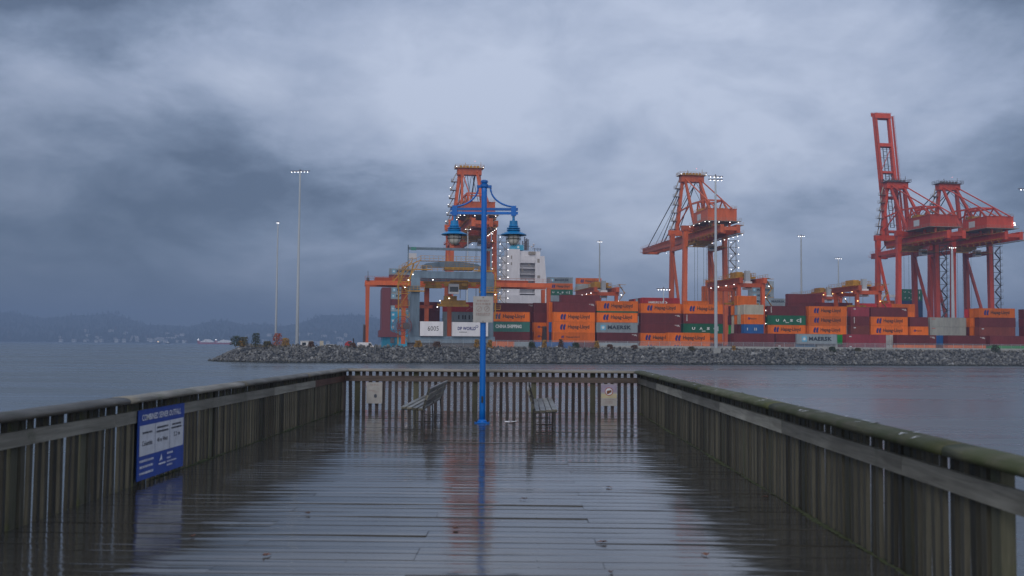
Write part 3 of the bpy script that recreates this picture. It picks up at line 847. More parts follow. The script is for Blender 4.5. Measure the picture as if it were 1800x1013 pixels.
def container(p, typ, L, label, group, rows_u=0.0):
    colr, _ = TYPES[typ]; mat = M['box_'+colr]
    walls, fr = BOX[L]
    o = link('shipping_container', walls, mat, None, loc=p, rz=PHI, label=label, cat='container', group=group)
    link('frame', fr, mat, o)
    k = L/12.19
    ox_, oz_ = random.uniform(-.35, .35)*k, random.uniform(-.10, .10)
    def deco(name, me, m_, x, z, y=FRONT): return link(name, me, M[m_], o, loc=(x+(ox_ if x else 0), y, z+(oz_ if x else 0)))
    if typ == 'hl':
        deco('emblem', let('hl', lambda: hl_emblem(1.6)), 'ink_navy', 1.75*k, .68)
        deco('lettering', let(('hlt', L), lambda: text_mesh('Hapag-Lloyd', 6.3*k, 1.40, 0, .025)), 'ink_dark', 4.05*k, .72)
    elif typ == 'hs':
        deco('emblem', let('hls', lambda: hl_emblem(.7)), 'ink_navy', 2.4*k, 1.25)
        deco('lettering', let(('hlst', L), lambda: text_mesh('Hapag-Lloyd', 3.9*k, .62, 0, .012)), 'ink_dark', 3.8*k, 1.22)
    elif typ in ('mk', 'mp'):
        e = deco('emblem', let('mks', lambda: star_emblem(1.5)), 'emblem_sky', 1.5*k, .68)
        link('star', let('star', lambda: star(1.5)), M['ink_white'], e, loc=(0, -.004, 0))
        if typ == 'mk': deco('lettering', let(('mkt', L), lambda: text_mesh('MAERSK', 7.0*k, 1.15, 0, .045, 1.1)), 'ink_maersk', 3.6*k, .93)
    elif typ == 'us':
        for ch, x in zip('UASC', (2.4, 4.7, 6.9, 9.0)):
            deco('lettering', let(('us', ch), lambda: text_mesh(ch, .95, .75, 0, .035)), 'ink_white', x*k, 1.05)
        MB().add([(5.7*k,FRONT,.62),(6.8*k,FRONT,.62),(6.8*k,FRONT,.78),(5.7*k,FRONT,.78)], [(0,1,2,3)]).pieces('code_marks', M['ink_white'], o)
        MB().add([(10.3*k,FRONT,.7),(10.75*k,FRONT,.7),(10.75*k,FRONT,2.1),(10.3*k,FRONT,2.1)], [(0,1,2,3)]).pieces('code_marks', M['ink_white_grey'], o)
    elif typ == 'cs':
        deco('lettering', let('cs', lambda: text_mesh('CHINA SHIPPING', 7.6, 1.05, 0, .04)), 'ink_white', 2.1*k, .95)
    elif typ == 'mc': deco('code_marks', let(('cd', L), lambda: codes(L)), 'ink_white', 0, 0)
    elif typ == 'mv': deco('code_marks', let('vc', vcodes), 'ink_white', 0, 0)
    elif typ in ('pk', 'bn'):
        MB().add([(.9,FRONT,2.1),(1.6,FRONT,2.1),(1.6,FRONT,2.4),(.9,FRONT,2.4)], [(0,1,2,3)]).pieces('code_marks', M['ink_white_grey'], o)
    elif typ == 'st':
        MB().add([(.6,FRONT,2.25),(1.8,FRONT,2.25),(1.8,FRONT,2.42),(.6,FRONT,2.42)], [(0,1,2,3)]).pieces('code_marks', M['ink_red'], o)
    elif typ == 'rh':
        deco('lettering', let('rh', lambda: text_mesh('HAMBURG SUD', 5.0, .75, 0, .02)), 'ink_white', 2.0*k, 1.1)
        deco('emblem', let('chev', chevron), 'ink_white', 7.3*k, 1.0)
    elif typ == 'rx':
        q = MB(); q.bar((6.8*k,FRONT,.4),(9.8*k,FRONT,2.3),.03,.22,(0,1,0)); q.bar((6.8*k,FRONT,2.2),(9.8*k,FRONT,.9),.03,.22,(0,1,0)); q.build('emblem', M['ink_white'], o)
    elif typ == 'bl':
        q = MB()
        for x in (.9, 3.2, 3.7): q.add([(x*k*2,FRONT,1.0),((x+.25)*k*2,FRONT,1.0),((x+.25)*k*2,FRONT,1.8),(x*k*2,FRONT,1.8)], [(0,1,2,3)])
        q.pieces('code_marks', M['ink_white_grey'], o)
    elif typ == 'gt':
        q = MB()
        for x in (4.4, 5.6, 6.3, 7.5, 8.6, 9.4): q.add([(x,FRONT,.7),(x+.4,FRONT,.7),(x+.4,FRONT,1.9),(x,FRONT,1.9)], [(0,1,2,3)])
        q.pieces('code_marks', M['ink_dark'], o)
    return o
ORDT = ['topmost', 'second from top', 'third from top', 'fourth from top', 'fifth from top', 'sixth from top', 'seventh from top', 'eighth from top', 'ninth from top', 'tenth from top']
def stack(px, D, types, where, L=12.19, base=GZ, group='stacked shipping containers', jit=.12, rowoff=0):
    p0 = gp(px, D*.9837/(1-.151*(px-900)/F), 0) + VV*rowoff
    n = len(types)
    z = base
    for i, ty in enumerate(types):
        if ty == '_flat':
            q = MB(); q.box(0, 12.19, 0, W40, 0, .16); q.box(0, .2, 0, W40, .16, .45); q.box(11.99, 12.19, 0, W40, .16, .45); q.box(.5, 11.7, .06, W40-.06, .16, .43)
            q.build('flat_rack', M['box_green'], None, loc=(p0.x, p0.y, z+.01), rz=PHI, label='dark green folded flat rack between two orange containers', cat='flat rack')
            z += .47; continue
        lv = n-1-i; colr, ds = TYPES[ty]
        up = 'topmost' if lv == 0 else ('bottom' if i == 0 else ORDT[lv])
        lab = f"{WORDS[colr]} container{' '+ds if ds else ''}, {up}, {where}"
        if len(lab.split()) > 16: lab = f"{WORDS[colr]} container, {up}, {where}"
        p = p0 + UU*random.uniform(-jit, jit)
        container((p.x, p.y, z+.01), ty, L, lab, group); z += H40+.015
# ---- the container yard, left to right
stack(736, 318, ['mr','mr','mr','mr','mr'], 'stack right behind the board numbered 6005', 6.06)
stack(778, 316, ['gy','gy','gy','gt','rx'], 'stack behind the grey gantry and lamp post notice')
stack(858, 309, ['gy','mr','cs','hl'], 'stack just right of the blue lamp post')
stack(868, 318, ['mr','mr','mr','mr','mc'], 'second row behind the sea green container')
stack(866, 295, ['or'], 'low short box behind the fence, right of lamp post', 6.06)
stack(902, 295, ['gy'], 'low short box behind the fence, beside blue long box', 6.06)
stack(938, 294, ['bl'], 'long low box behind the fence below red gantry leg')
stack(929, 322, ['bp','bp','bp'], 'narrow stack behind the red gantry leg', 6.06)
stack(938, 314, ['or','hs','hs','mr','mr'], 'short stack beside the red gantry leg', 6.06)
stack(973, 305, ['mr','hs','hl','hl','mc'], 'first tall stack right of the red gantry leg')
stack(965, 308, ['or','nv','bp','or','or'], 'row behind the first tall stack', rowoff=.2)
stack(1049, 305, ['gy','mc','mk','hl','_flat','hl'], 'stack holding the flat rack')
stack(985, 322, ['mr','mr','mr','mr','mr','mr'], 'back row behind the first tall stack')
stack(1126, 306, ['hl','hl','mc','mc','hl'], 'stack behind the low front orange pair')
stack(1175, 293, ['hl','hl'], 'low front pair at the foot of the tall mast')
stack(1201, 307, ['mr','hl','us','mv','hl'], 'stack directly behind the tall floodlight mast')
# deep block with its ends showing
for r_ in range(6):
    stack(1129, 333, ['mr','or','mr','gy','mr',['rh','mr','gy','rd','mr','mr'][r_]], ['front row','second row','third row','fourth row','fifth row','rearmost row'][r_]+' of block left of the upright crane legs', rowoff=r_*2.75)
# twenty-foot block between mast and green stack
tw = [['mr','mr','bl','hs','bg'],['mr','mr','mr','bg','bg'],['mr','mr','mr','or','gy','or'],['mr','bg','bg','bg','or'],['mr','mr','lm','mr','mr']]
for r_, ty in enumerate(tw):
    stack(1308, 306, ty, ['front row','second row','third row','fourth row','rear row'][r_]+' of short-container block right of mast', 6.06, rowoff=r_*2.75)
stack(1290, 293, ['mr','mr'], 'front line below the blue short container')
stack(1363, 294, ['bn','mr'], 'front line, short box left of the grey lettered one', 6.06)
stack(1350, 312, ['mr','mr','hl','us','mv'], 'stack beneath the tall grey block')
stack(1398, 294, ['sk'], 'front line under the grey lettered box', 6.06)
stack(1437, 294, ['wh'], 'front line under the grey lettered box end', 6.06)
stack(1401, 293, ['mk'], 'front line, alone above pale short boxes', base=GZ+H40+.02)
stack(1422, 311, ['mr','mr','hl','hl','hl'], 'stack of three orange ones right of green lettered box')
stack(1473, 300, ['mr','lm'], 'front line, only its green end shows', 6.06)
stack(1488, 294, ['pk','pk'], 'front line, long reddish pair')
stack(1496, 312, ['mr','mr','bn','mv','pk'], 'short stack between two orange stacks', 6.06)
stack(1531, 312, ['mr','mr','hl','hl','mc'], 'stack below the lit yard gantry')
stack(1564, 298, ['wh','wh'], 'front line beside the reddish pair', 6.06)
stack(1577, 294, ['or','mc'], 'front line, left of the blue end')
stack(1600, 312, ['mr','mr','hs','mr'], 'short stack left of stone grey pair', 6.06)
stack(1635, 313, ['mr','mr','st','st'], 'stone grey pair below the upright-boom crane')
stack(1652, 297, ['mr','bp'], 'front line, blue end between two maroon ones', 6.06)
stack(1666, 294, ['hs','mc'], 'front line, right of the blue end')
for r_ in range(4):
    ty = [['mr','mr','bn','mr','hl'],['mr','mr','or','or','or'],['mr','mr','mr','or','rd'],['mr','mr','pk','mr']][r_]
    stack(1722, 308, ty, ['front row','second row','third row','rear row'][r_]+' of the rightmost block', rowoff=r_*2.75)
stack(1741, 294, ['lm','mr'], 'front line at far right edge, rightmost low pair')
stack(1800, 312, ['mr','mr','mr','mr','mr'], 'stack cut off by the right edge')
# farther stacks
for r_, (px, D, ty, wh) in enumerate([
    (1204, 352, ['mr','mr','mr','mr','gy','or'], 'back row under the crane portal'),
    (1386, 352, ['mr','mr','mr','mr','mr','mr','mr'], 'distant block right of tall grey block'),
    (1412, 356, ['gy','gy','mr','mr','mr','nv'], 'distant block behind the slim light mast'),
    (1440, 350, ['mr','gy','gy','gy','gy','mr'], 'distant block under the small yard gantry'),
    (1510, 352, ['mr','mr','mr','mr','mr','rd'], 'distant block beside upright-boom crane'),
    (1552, 354, ['or','or','or','or','or','or'], 'distant orange block between the crane legs'),
    ]):
    stack(px, D, ty, wh)

# ================================================================== FLOODLIGHT LAMPS (shared)
lamp_me = MB().lathe([(.10,-.14),(.26,-.10),(.30,.02),(.24,.12)], n=8).mesh('floodlight')
lamp_me.materials.append(M['flood_white'])
def lampobj(parent, p, k=1.0, mat='flood_white', name='floodlight'):
    o = link(name, lamp_me, M[mat], parent, loc=p); o.scale = (k*.66, k*.66, k*.66); return o
def handrail(q, pts, h=1.1, step=2.5, r=.05):
    for a, b_ in zip(pts[:-1], pts[1:]):
        a = Vector(a); b_ = Vector(b_); L = (b_-a).length; n = max(1, int(L/step))
        for k in range(n+1):
            p = a.lerp(b_, k/n); q.bar(p, p+Vector((0,0,h)), r)
        for z in (h*.5, h): q.bar(a+Vector((0,0,z)), b_+Vector((0,0,z)), r)

# ================================================================== SHIP-TO-SHORE CRANES
def sts_crane(px, label, mat, boom_up=False, lights=True, name='quay_crane'):
    base = yp(px, 0)
    r = empty(name, base, PHI, label, 'crane', 'quay cranes')
    Wd, G = 9.15, 18.0                       # half leg spacing, rail gauge
    cm = M[mat]
    ZT = 50.0; GB, GT = 46.2, 49.4; gx = 3.3
    for sx in (-1, 1):
        for ty in (0, G):
            q = MB(); q.bar((sx*Wd, ty, 2.6), (sx*(Wd-.6), ty, ZT-3.6), 1.9, 2.2, (0,1,0), 1.7, 1.9); q.build('leg', cm, r)
            q = MB()
            for k in (-1, 1):
                q.box(sx*Wd+k*2.2-1.5, sx*Wd+k*2.2+1.5, ty-.6, ty+.6, .7, 1.9)
                for kk in (-.8, .8): q.lathe([(.5,-.35),(.5,.35)], (0,0,0), 10) if False else q.prism([(sx*Wd+k*2.2+kk+.5*math.cos(a), .55+.5*math.sin(a)) for a in [i*math.pi/4 for i in range(8)]], 'y', ty-.25, ty+.25)
            q.pieces('bogie', M['walkway_dark'], r)
        q = MB(); q.bar((sx*(Wd-.65), G, ZT-6), (sx*Wd, 1.2, 5.5), 1.0, 1.0); q.build('diagonal_brace', cm, r)
        q = MB(); q.bar((sx*Wd, 1.0, 3.6), (sx*Wd, G-1.0, 3.6), 1.5, 2.0); q.pieces('sill_beam', cm, r)
        q = MB(); q.bar((sx*(Wd-.55), 1.0, ZT-6.5), (sx*(Wd-.55), G-1.0, ZT-6.5), 1.2, 1.7); q.build('portal_beam', cm, r)
    for ty in (0, G):
        q = MB(); q.bar((-Wd, ty, 3.0), (Wd, ty, 3.0), 1.6, 2.0, (0,0,1)); q.pieces('sill_beam', cm, r)
        q = MB(); q.bar((-Wd-.9, ty, GT+1.4), (Wd+.9, ty, GT+1.4) , 2.0, 2.4); q.build('portal_beam', cm, r) if ty == 0 else q.build('portal_beam', cm, r)
        q = MB()
        for sx in (-1, 1): q.bar((sx*(Wd-.6), ty, ZT-3.6), (sx*(Wd-.6), ty, GT+1.0), 1.9, 2.0, (0,1,0))
        q.pieces('leg_head', cm, r)
    # trolley girders: fixed part and boom
    for sx in (-1, 1):
        q = MB(); q.bar((sx*gx, -30, (GB+GT)/2), (sx*gx, G+1.2, (GB+GT)/2), 1.5, GT-GB); q.build('girder', cm, r)
    q = MB()
    for ty in (-29.4, -18, -8, 9): q.bar((-gx, ty, GB+1.6), (gx, ty, GB+1.6), .9, 1.4)
    q.pieces('girder_tie', cm, r)
    q = MB(); 
    for sx in (-1, 1):
        q.box(sx*(gx+1.6)-.55, sx*(gx+1.6)+.55, -30, G, GT-.3, GT-.15)
        handrail(q, [(sx*(gx+2.1), -30, GT-.15), (sx*(gx+2.1), G, GT-.15)], 1.1, 3)
    q.build('walkway', M['gantry_yellow'], r)
    BL = 61.0
    boom = empty('boom', (0, G+1.6, GB+1.9)); boom.parent = r
    boom.rotation_euler = (R(80.5) if boom_up else 0, 0, 0)
    for sx in (-1, 1):
        q = MB(); q.bar((sx*gx, 0, 0), (sx*gx, BL, .3), 1.3, 2.9, (0,0,1), 1.1, 1.8); q.build('boom_girder', cm, boom)
    q = MB()
    for yy in (6, 22, 34, 47): q.bar((-gx, yy, 0), (gx, yy, 0), 1.0 if yy != 47 else 1.6, 1.4 if yy != 47 else 2.2)
    q.bar((-gx-.6, BL, .2), (gx+.6, BL, .2), 2.4, 2.6)
    for a, b_ in ((6, 22), (22, 34), (34, 47)):
        q.bar((-gx, a, .9), (gx, b_, .9), .25)
    q.pieces('boom_tie', cm, boom)
    q = MB()
    for sx in (-1, 1):
        q.box(sx*(gx+1.4)-.5, sx*(gx+1.4)+.5, 0, BL, 1.2, 1.32); handrail(q, [(sx*(gx+1.8), 0, 1.3), (sx*(gx+1.8), BL, 1.3)], 1.1, 3)
    q.box(-gx-1.6, gx+1.6, BL, BL+1.8, -.4, -.3); handrail(q, [(-gx-1.6, BL+1.8, -.3), (gx+1.6, BL+1.8, -.3)], 1.1, 2)
    q.build('boom_walkway', cm, boom)
    q = MB()
    for x in (-.9, .9): q.bar((x, 8, .2), (x, 46, .2), .28)
    for kk in range(20): q.bar((-.9, 8+2*kk, .2), (.9, 8+2*kk, .2), .2)
    for kk in range(0, 19, 2): q.bar((-gx, 9+2*kk, .5), (gx, 9+2*kk, .5), .14)
    q.build('boom_ladder', M['walkway_dark'], boom)
    # pylon
    AZ = 74.6; ax = 4.0
    for sx in (-1, 1):
        q = MB(); q.bar((sx*6.6, G, GT+2.2), (sx*ax, G-.5, AZ), 1.7, 1.6, (0,1,0), 1.2, 1.2); q.build('pylon_leg', cm, r)
        q = MB(); q.bar((sx*4.6, -1, GT+2.0), (sx*(ax-.8), G-1.5, AZ-.6), 1.15, 1.15, (0,1,0), .9, .9); q.build('pylon_back_leg', cm, r)
        q = MB(); q.tube([(sx*3.2, G-1.5, AZ), (sx*3.2, -23, 56.5)], .28, 6); q.build('back_stay', cm, r)
        q = MB(); q.bar((sx*5.5, G-.2, 60), (sx*4.0, 8.5, 61.5), .5); q.bar((sx*4.0, 8.5, 61.5), (sx*6.3, G, 53.5), .4); q.pieces('pylon_strut', cm, r)
        if not boom_up:
            q = MB(); q.tube([(sx*2.9, G, AZ), (sx*gx, G+1.6+56, GT)], .23, 6); q.tube([(sx*2.4, G, AZ), (sx*gx, G+1.6+33, GT)], .23, 6)
            q.pieces('fore_stay', M['cable'], r)
            q = MB(); q.tube([(sx*1.2, G, AZ), (sx*gx*.6, G+1.6+48, GT)], .10, 4); q.tube([(sx*1.0, G-.5, AZ), (sx*1.6, -6, 57)], .12, 4); q.pieces('rope', M['cable'], r)
        else:
            q = MB(); q.tube([(sx*2.9, G, AZ), (sx*2.9, G+9, AZ+6), (sx*gx, G+8.6, GB+36)], .22, 6); q.tube([(sx*2.4, G, AZ-1), (sx*gx, G+5.2, GB+21)], .2, 6); q.pieces('fore_stay', M['cable'], r)
    for sx in (-1, 1):
        q = MB(); q.bar((sx*3.6, 6, 62), (sx*3.6, -11, 61.4), .7); q.bar((sx*3.6, -11, 61.4), (sx*3.6, -17, 56.8), .6); q.bar((sx*3.6, -11, 61.4), (sx*3.6, -6, 56.8), .45); q.bar((sx*3.6, -2, 61.7), (sx*3.6, -6, 56.8), .45); q.bar((sx*3.6, -2, 61.7), (sx*3.6, 1, 52), .6)
        q.pieces('stay_frame', cm, r)
    q = MB(); q.bar((-3.6,-11,61.4),(3.6,-11,61.4),.6); q.bar((-3.6,-2,61.7),(3.6,-2,61.7),.5); q.pieces('stay_frame', cm, r)
    q = MB(); q.box(-ax-1.1, ax+1.1, G-2.3, G+1.3, AZ-1.6, AZ+1.2); q.build('pylon_head', cm, r)
    q = MB(); q.box(-ax-2.0, ax+2.0, G-3.4, G+2.4, AZ+1.2, AZ+1.35)
    handrail(q, [(-ax-2, G-3.4, AZ+1.35), (ax+2, G-3.4, AZ+1.35), (ax+2, G+2.4, AZ+1.35), (-ax-2, G+2.4, AZ+1.35), (-ax-2, G-3.4, AZ+1.35)], 1.2, 1.6, .09)
    for k in range(6):
        x = -3.6+1.45*k; q.prism([(x+.6*math.cos(i*math.pi/4), AZ+2.0+.6*math.sin(i*math.pi/4)) for i in range(8)], 'y', G-1.2, G-.8)
    q.bar((ax+1, G, AZ+1.3), (ax+1, G, AZ+4.3), .15); q.bar((-1, G, AZ+1.3), (-1.6, G, AZ+3.8), .2)
    q.build('sheave_platform', M['gantry_yellow'] if mat != 'crane_red_deep' else M['walkway_dark'], r)
    # ladders and landings on the far-left pylon leg
    q = MB()
    for k in range(6):
        f_ = k/6; x = -6.6+(6.6-ax)*f_; z = GT+3+(AZ-GT-4)*f_
        q.box(x-3.0, x-.7, G-1.6, G+1.2, z, z+.12); handrail(q, [(x-.7, G-1.6, z+.1), (x-3, G-1.6, z+.1), (x-3, G+1.2, z+.1)], 1.1, 1.2, .08)
        q.bar((x-2.8, G-1, z), (x-1.2+.4, G+.8, z+4), .5, .1)
    q.build('pylon_stairs', M['walkway_steel'], r)
    # machinery house
    q = MB(); q.box(-6.0, 6.0, -21, -3.5, 52.0, 56.6); q.box(-6.15, 6.15, -21.15, -3.35, 56.6, 56.8)
    hs = q.build('machinery_house', cm, r)
    q = MB(); q.box(-7.4, 7.4, -22.6, -2.4, 51.55, 51.75); handrail(q, [(-7.4,-2.4,51.75), (-7.4,-22.6,51.75), (7.4,-22.6,51.75), (7.4,-2.4,51.75)], 1.1, 2)
    q.build('house_platform', M['walkway_steel'], r)
    q = MB(); handrail(q, [(-6,-21,56.8), (6,-21,56.8), (6,-3.5,56.8), (-6,-3.5,56.8), (-6,-21,56.8)], 1.1, 2); q.box(-5, -1.5, -9, -5, 56.8, 58.1); q.box(1.5, 4.5, -14, -6, 56.8, 57.9)
    q.build('roof_plant', M['gantry_yellow'], hs)
    q = MB(); q.box(-6.03, -6.01, -12.5, -8, 53.0, 55.6); q.build('name_board', M['ink_white_grey'], hs)
    q = MB()
    for sx in (-1, 1):
        for yy in (-20, -12, -4): q.bar((sx*gx, yy, GT), (sx*gx, yy, 51.6), .8)
    q.pieces('house_support', cm, r)
    # trolley, cab, head block
    q = MB(); q.box(-gx-.5, gx+.5, 2, 9, GB-1.2, GB-.1); q.box(-2.5, 2.5, 3, 8, GB-2.0, GB-1.2); q.build('trolley', M['gantry_yellow'], r)
    cb = MB().box(2.0, 4.8, .2, 2.4, GB-4.4, GB-1.6).build('operator_cab', M['house_white'], r)
    MB().box(2.15, 4.65, .12, .2, GB-3.8, GB-2.3).build('window', M['dark_glass'], cb)
    q = MB(); 
    for x in (-2, 2):
        for yy in (3.5, 7.5): q.tube([(x, yy, GB-2), (x, yy, 14.5)], .06, 4)
    q.pieces('hoist_rope', M['cable'], r)
    q = MB(); q.box(-6.0, 6.0, 4.6, 6.4, 12.6, 13.4); q.box(-2.4, 2.4, 4.2, 6.8, 13.4, 14.5)
    for x in (-6, 5.7): q.box(x, x+.3, 4.2, 6.8, 12.0, 13.4)
    q.build('spreader', M['gantry_yellow'], r)
    # festoon and walkway under girder
    q = MB()
    for k in range(10):
        yy = -28+4.4*k; q.tube([(-gx-1.3, yy, GB+.4), (-gx-1.3, yy+1.1, GB-1.2), (-gx-1.3, yy+2.2, GB+.4)], .10, 4)
    q.bar((-gx-1.3, -29, GB+.5), (-gx-1.3, G, GB+.5), .25); q.box(gx+.8, gx+2.2, -30, 10, GB-.3, GB-.15); handrail(q, [(gx+2.2,-30,GB-.2),(gx+2.2,10,GB-.2)], 1.1, 3)
    q.box(-8.5, 8.5, -2.6, -1.1, GB-3.2, GB-3.0); handrail(q, [(-8.5,-2.6,GB-3),(8.5,-2.6,GB-3)], 1.1, 2)
    q.build('festoon', M['gantry_yellow'], r)
    # stair tower on the near right leg
    q = MB(); x0 = Wd+1.3; nfl = 15; z0 = 4.0; dz = (GB-z0)/nfl
    for k in range(nfl):
        za = z0+k*dz; a_, b_ = (x0, x0+2.6) if k % 2 == 0 else (x0+2.6, x0)
        q.bar((a_, -.9, za), (b_, -.9, za+dz), .9, .16, (0,0,1)); q.bar((a_, -1.4, za+1), (b_, -1.4, za+dz+1), .07)
        q.box(x0-.8, x0+3.3, -1.5, -.3, za+dz-.08, za+dz+.04)
        handrail(q, [(x0+3.3,-1.5,za+dz), (x0+3.3,-.3,za+dz)], 1.1, 1.0)
    for xx in (x0-.3, x0+3.0): q.bar((xx, -.2, z0-2), (xx, -.2, GB), .22)
    q.build('stair_tower', M['walkway_steel'] if mat != 'crane_red_deep' else M['walkway_dark'], r)
    if lights:
        for k in range(nfl):
            za = z0+(k+1)*dz
            lampobj(r, (x0+3.6, -1.6, za-.2), .95)
            if k % 2 == 0 or lights == 2: lampobj(r, (x0+.3, -1.7, za-.9), .8)
            if lights == 2: lampobj(r, (Wd-1.5, -1.4, za+.3), .7)
        for yy in range(-28, 18, 5): lampobj(r, (gx+2.3, yy, GB-.6), .8)
        for yy in (-22, -15, -8, -3): lampobj(r, (-7.5, yy, 51.2), .75)
        for x in (-6, -2, 2.5, 6): lampobj(r, (x, -22.8, 51.1), .85)
        for k in range(5 if lights == 2 else 0):
            f_ = k/6; lampobj(r, (-6.6+(6.6-ax)*f_-3.1, G-1.7, GT+3.9+(AZ-GT-4)*f_), .75)
        for x in (-5.6, 5.6): lampobj(r, (x, G-3.5, AZ+1.5), .7)
        for yy in (10, 30, 52): lampobj(boom, (gx+1.9, yy, -1.2), .7)
    lampobj(r if not boom_up else boom, (2.5, G, AZ+4.6) if not boom_up else (0, BL+1.5, .6), .8, 'beacon_red', 'beacon')
    return r
sts_crane(830, 'red quay crane with lowered boom behind the blue lamp post', 'crane_red', lights=2)
sts_crane(1239.5, 'red quay crane standing alone behind the tall floodlight mast', 'crane_red', lights=True)
sts_crane(1614.5, 'red quay crane with its boom raised upright', 'crane_red_deep', boom_up=True, lights=False)
c4 = sts_crane(1710, 'rightmost red quay crane, partly behind the raised-boom crane', 'crane_red_deep', lights=False)
for c in (c4,):
    for p in ((6.1, -21.4, 54.0), (6.3, -21.4, 53.2)): lampobj(c, p, 1.6)

# ================================================================== YARD GANTRIES (rubber tyred)
def rtg(pxr, D, label, warm=False, h=23.6, S=25.0):
    W = 7.6
    p = gp(pxr, D, GZ) - UU*W
    r = empty('yard_gantry', p, PHI, label, 'gantry crane', 'orange yard gantries')
    cm = M['crane_orange']
    for x in (0, W):
        for yy in (0, S): q = MB(); q.bar((x, yy, 2.2), (x, yy, h-1.6), 1.0, 1.3, (0,1,0)); q.build('leg', cm, r)
        q = MB(); q.bar((x, -2.2, h-.8), (x, S+2.2, h-.8), 1.1, 1.7); q.build('girder', cm, r)
    for yy in (0, S):
        q = MB(); q.bar((-1.2, yy, 1.7), (W+1.2, yy, 1.7), 1.1, 1.1); q.bar((-.8, yy, h-2.2), (W+.8, yy, h-2.2), .9, 1.2); q.pieces('sill_beam', cm, r)
        q = MB()
        for x in (-1, .9, W-.9, W+1): q.prism([(x+.75*math.cos(i*math.pi/6), .78+.75*math.sin(i*math.pi/6)) for i in range(12)], 'y', yy-.35, yy+.35)
        q.pieces('wheel', M['tyre'], r)
    q = MB(); q.box(.6, W-.6, 4, 12, h+.1, h+.7); q.box(1.2, 3.2, 5, 10.5, h+.7, h+2.2); q.box(4, 6.4, 6, 11, h+.7, h+1.9); q.tube([(5,5,h+1.5),(5,11.5,h+1.5)], .6, 10)
    handrail(q, [(.6,4,h+.7),(W-.6,4,h+.7),(W-.6,12,h+.7),(.6,12,h+.7),(.6,4,h+.7)], 1.1, 1.5, .08); q.build('trolley', M['gantry_yellow'], r)
    cb = MB().box(2.6, 4.9, 1.6, 3.8, h-3.4, h-.9).build('operator_cab', M['house_white'], r)
    MB().box(2.75, 4.75, 1.52, 1.6, h-3.0, h-1.9).build('window', M['dark_glass'], cb)
    MB().box(3.0, 4.5, 2, 3.4, h-.9, h+2.4).build('cab_tower', M['mast_steel'], r)
    q = MB(); 
    for x in (-1.3, W+1.3):
        q.box(x-.45, x+.45, -2, S+2, h-.1, 0+h); handrail(q, [(x-.4,-2,h),(x-.4,S+2,h)], 1.1, 2, .07)
    for k in range(7):
        z = 3+2.8*k; a_, b_ = (W+.8, W+2.8) if k % 2 else (W+2.8, W+.8); q.bar((a_, -.5, z), (b_, -.5, z+2.8), .7, .12); q.box(W+.6, W+3.2, -1, 0, z+2.75, z+2.85)
    q.build('walkway', M['gantry_yellow'], r)
    q = MB(); q.box(.8, W-.8, 7.2, 8.8, 15.2, 16.0); q.box(-1.6, 9.4, 7.5, 8.5, 15.0, 15.5)
    for x in (1.5, W-1.5): q.tube([(x, 8, 16), (x, 8, h)], .06, 4)
    q.build('spreader', M['gantry_yellow'], r)
    q = MB(); q.box(1.0, 5.8, -.9, .9, 2.3, 4.6); q.build('power_unit', M['house_white'], r)
    mt = 'flood_warm' if warm else 'flood_white'
    for k in range(4): lampobj(r, (-.7, 2+7*k, h-1.9), .8, mt)
    if warm:
        for k in range(5): lampobj(r, (W+.9, -1+5*k, h-1.2), .9, mt)
        for x in (-.2, W): lampobj(r, (x, -.9, h-5), .9, mt); lampobj(r, (x, -.9, h-9), .9, mt)
    else:
        for z in (9, 13, 17): lampobj(r, (W+.6, -.9, z), .7, mt)
        lampobj(r, (W+1.4, -1.5, h-2.5), .9, mt); lampobj(r, (3.5, -1.2, 12.2), .7, mt)
    return r
rtg(1341, 320, 'orange yard gantry with white cab right of the tall floodlight mast', h=22.8)
rtg(1083, 356, 'small orange yard gantry above the stacks beside the slim mast', h=21.6)
rtg(1478, 425, 'distant orange yard gantry under the slim mast, white lamps', h=24.0)
rtg(1546, 342, 'yard gantry glowing with warm yellow lamps left of raised-boom crane', warm=True, h=22.0, S=15.0)

# ================================================================== GREY GANTRY (near)
gD = 288.0; gpx = 729.0
gr = empty('grey_gantry', gp(gpx, gD, GZ), PHI, 'grey gantry crane with two white lettered power houses, behind lamp post', 'gantry crane')
gm = M['gantry_grey']; k_ = gD/F
GW = 20.4; zA0, zA1 = 20.1, 22.0
for x in (0, GW):
    for yy in (0, 13):
        q = MB(); q.bar((x, yy, 4.2), (x, yy, zA0), 2.3, 1.6, (0,1,0)); q.build('leg', gm, gr)
        q = MB(); q.prism([(x-1.3, zA0-1.6), (x+1.3, zA0-1.6), (x+1.3, zA1), (x-1.3, zA1)] if False else [(x-1.25, zA0-2.2), (x+1.25, zA0-2.2), (x+1.25, zA0+.05), (x-1.25, zA0+.05)], 'y', yy-.9, yy+.9); q.build('knee', gm, gr)
for yy in (0, 13):
    q = MB(); q.prism([(-1.2, zA0), (-1.2, zA1-.6), (-.5, zA1), (GW+.5, zA1), (GW+1.2, zA1-.6), (GW+1.2, zA0)], 'y', yy-.8, yy+.8); q.build('top_beam', gm, gr)
    q = MB(); q.box(-1.6, GW+1.6, yy-.7, yy+.7, 2.4, 4.2); q.pieces('sill_beam', gm, gr)
    q = MB()
    for x in (-.9, 1.1, 5, 9, 11.5, 15.5, GW-1, GW+1): q.prism([(x+.75*math.cos(i*math.pi/6), .8+.75*math.sin(i*math.pi/6)) for i in range(12)], 'y', yy-.4, yy+.4)
    q.box(-1.4, GW+1.4, yy-.25, yy+.25, 1.2, 2.4); q.pieces('bogie', M['navyish'] if 'navyish' in M else M['walkway_dark'], gr)
q = MB(); q.prism([(1.6, 23.5), (3.2, 24.6), (8, 25.3), (13, 25.3), (18, 24.6), (19.5, 23.5)], 'y', 6.0, 7.4); q.build('upper_girder', gm, gr)
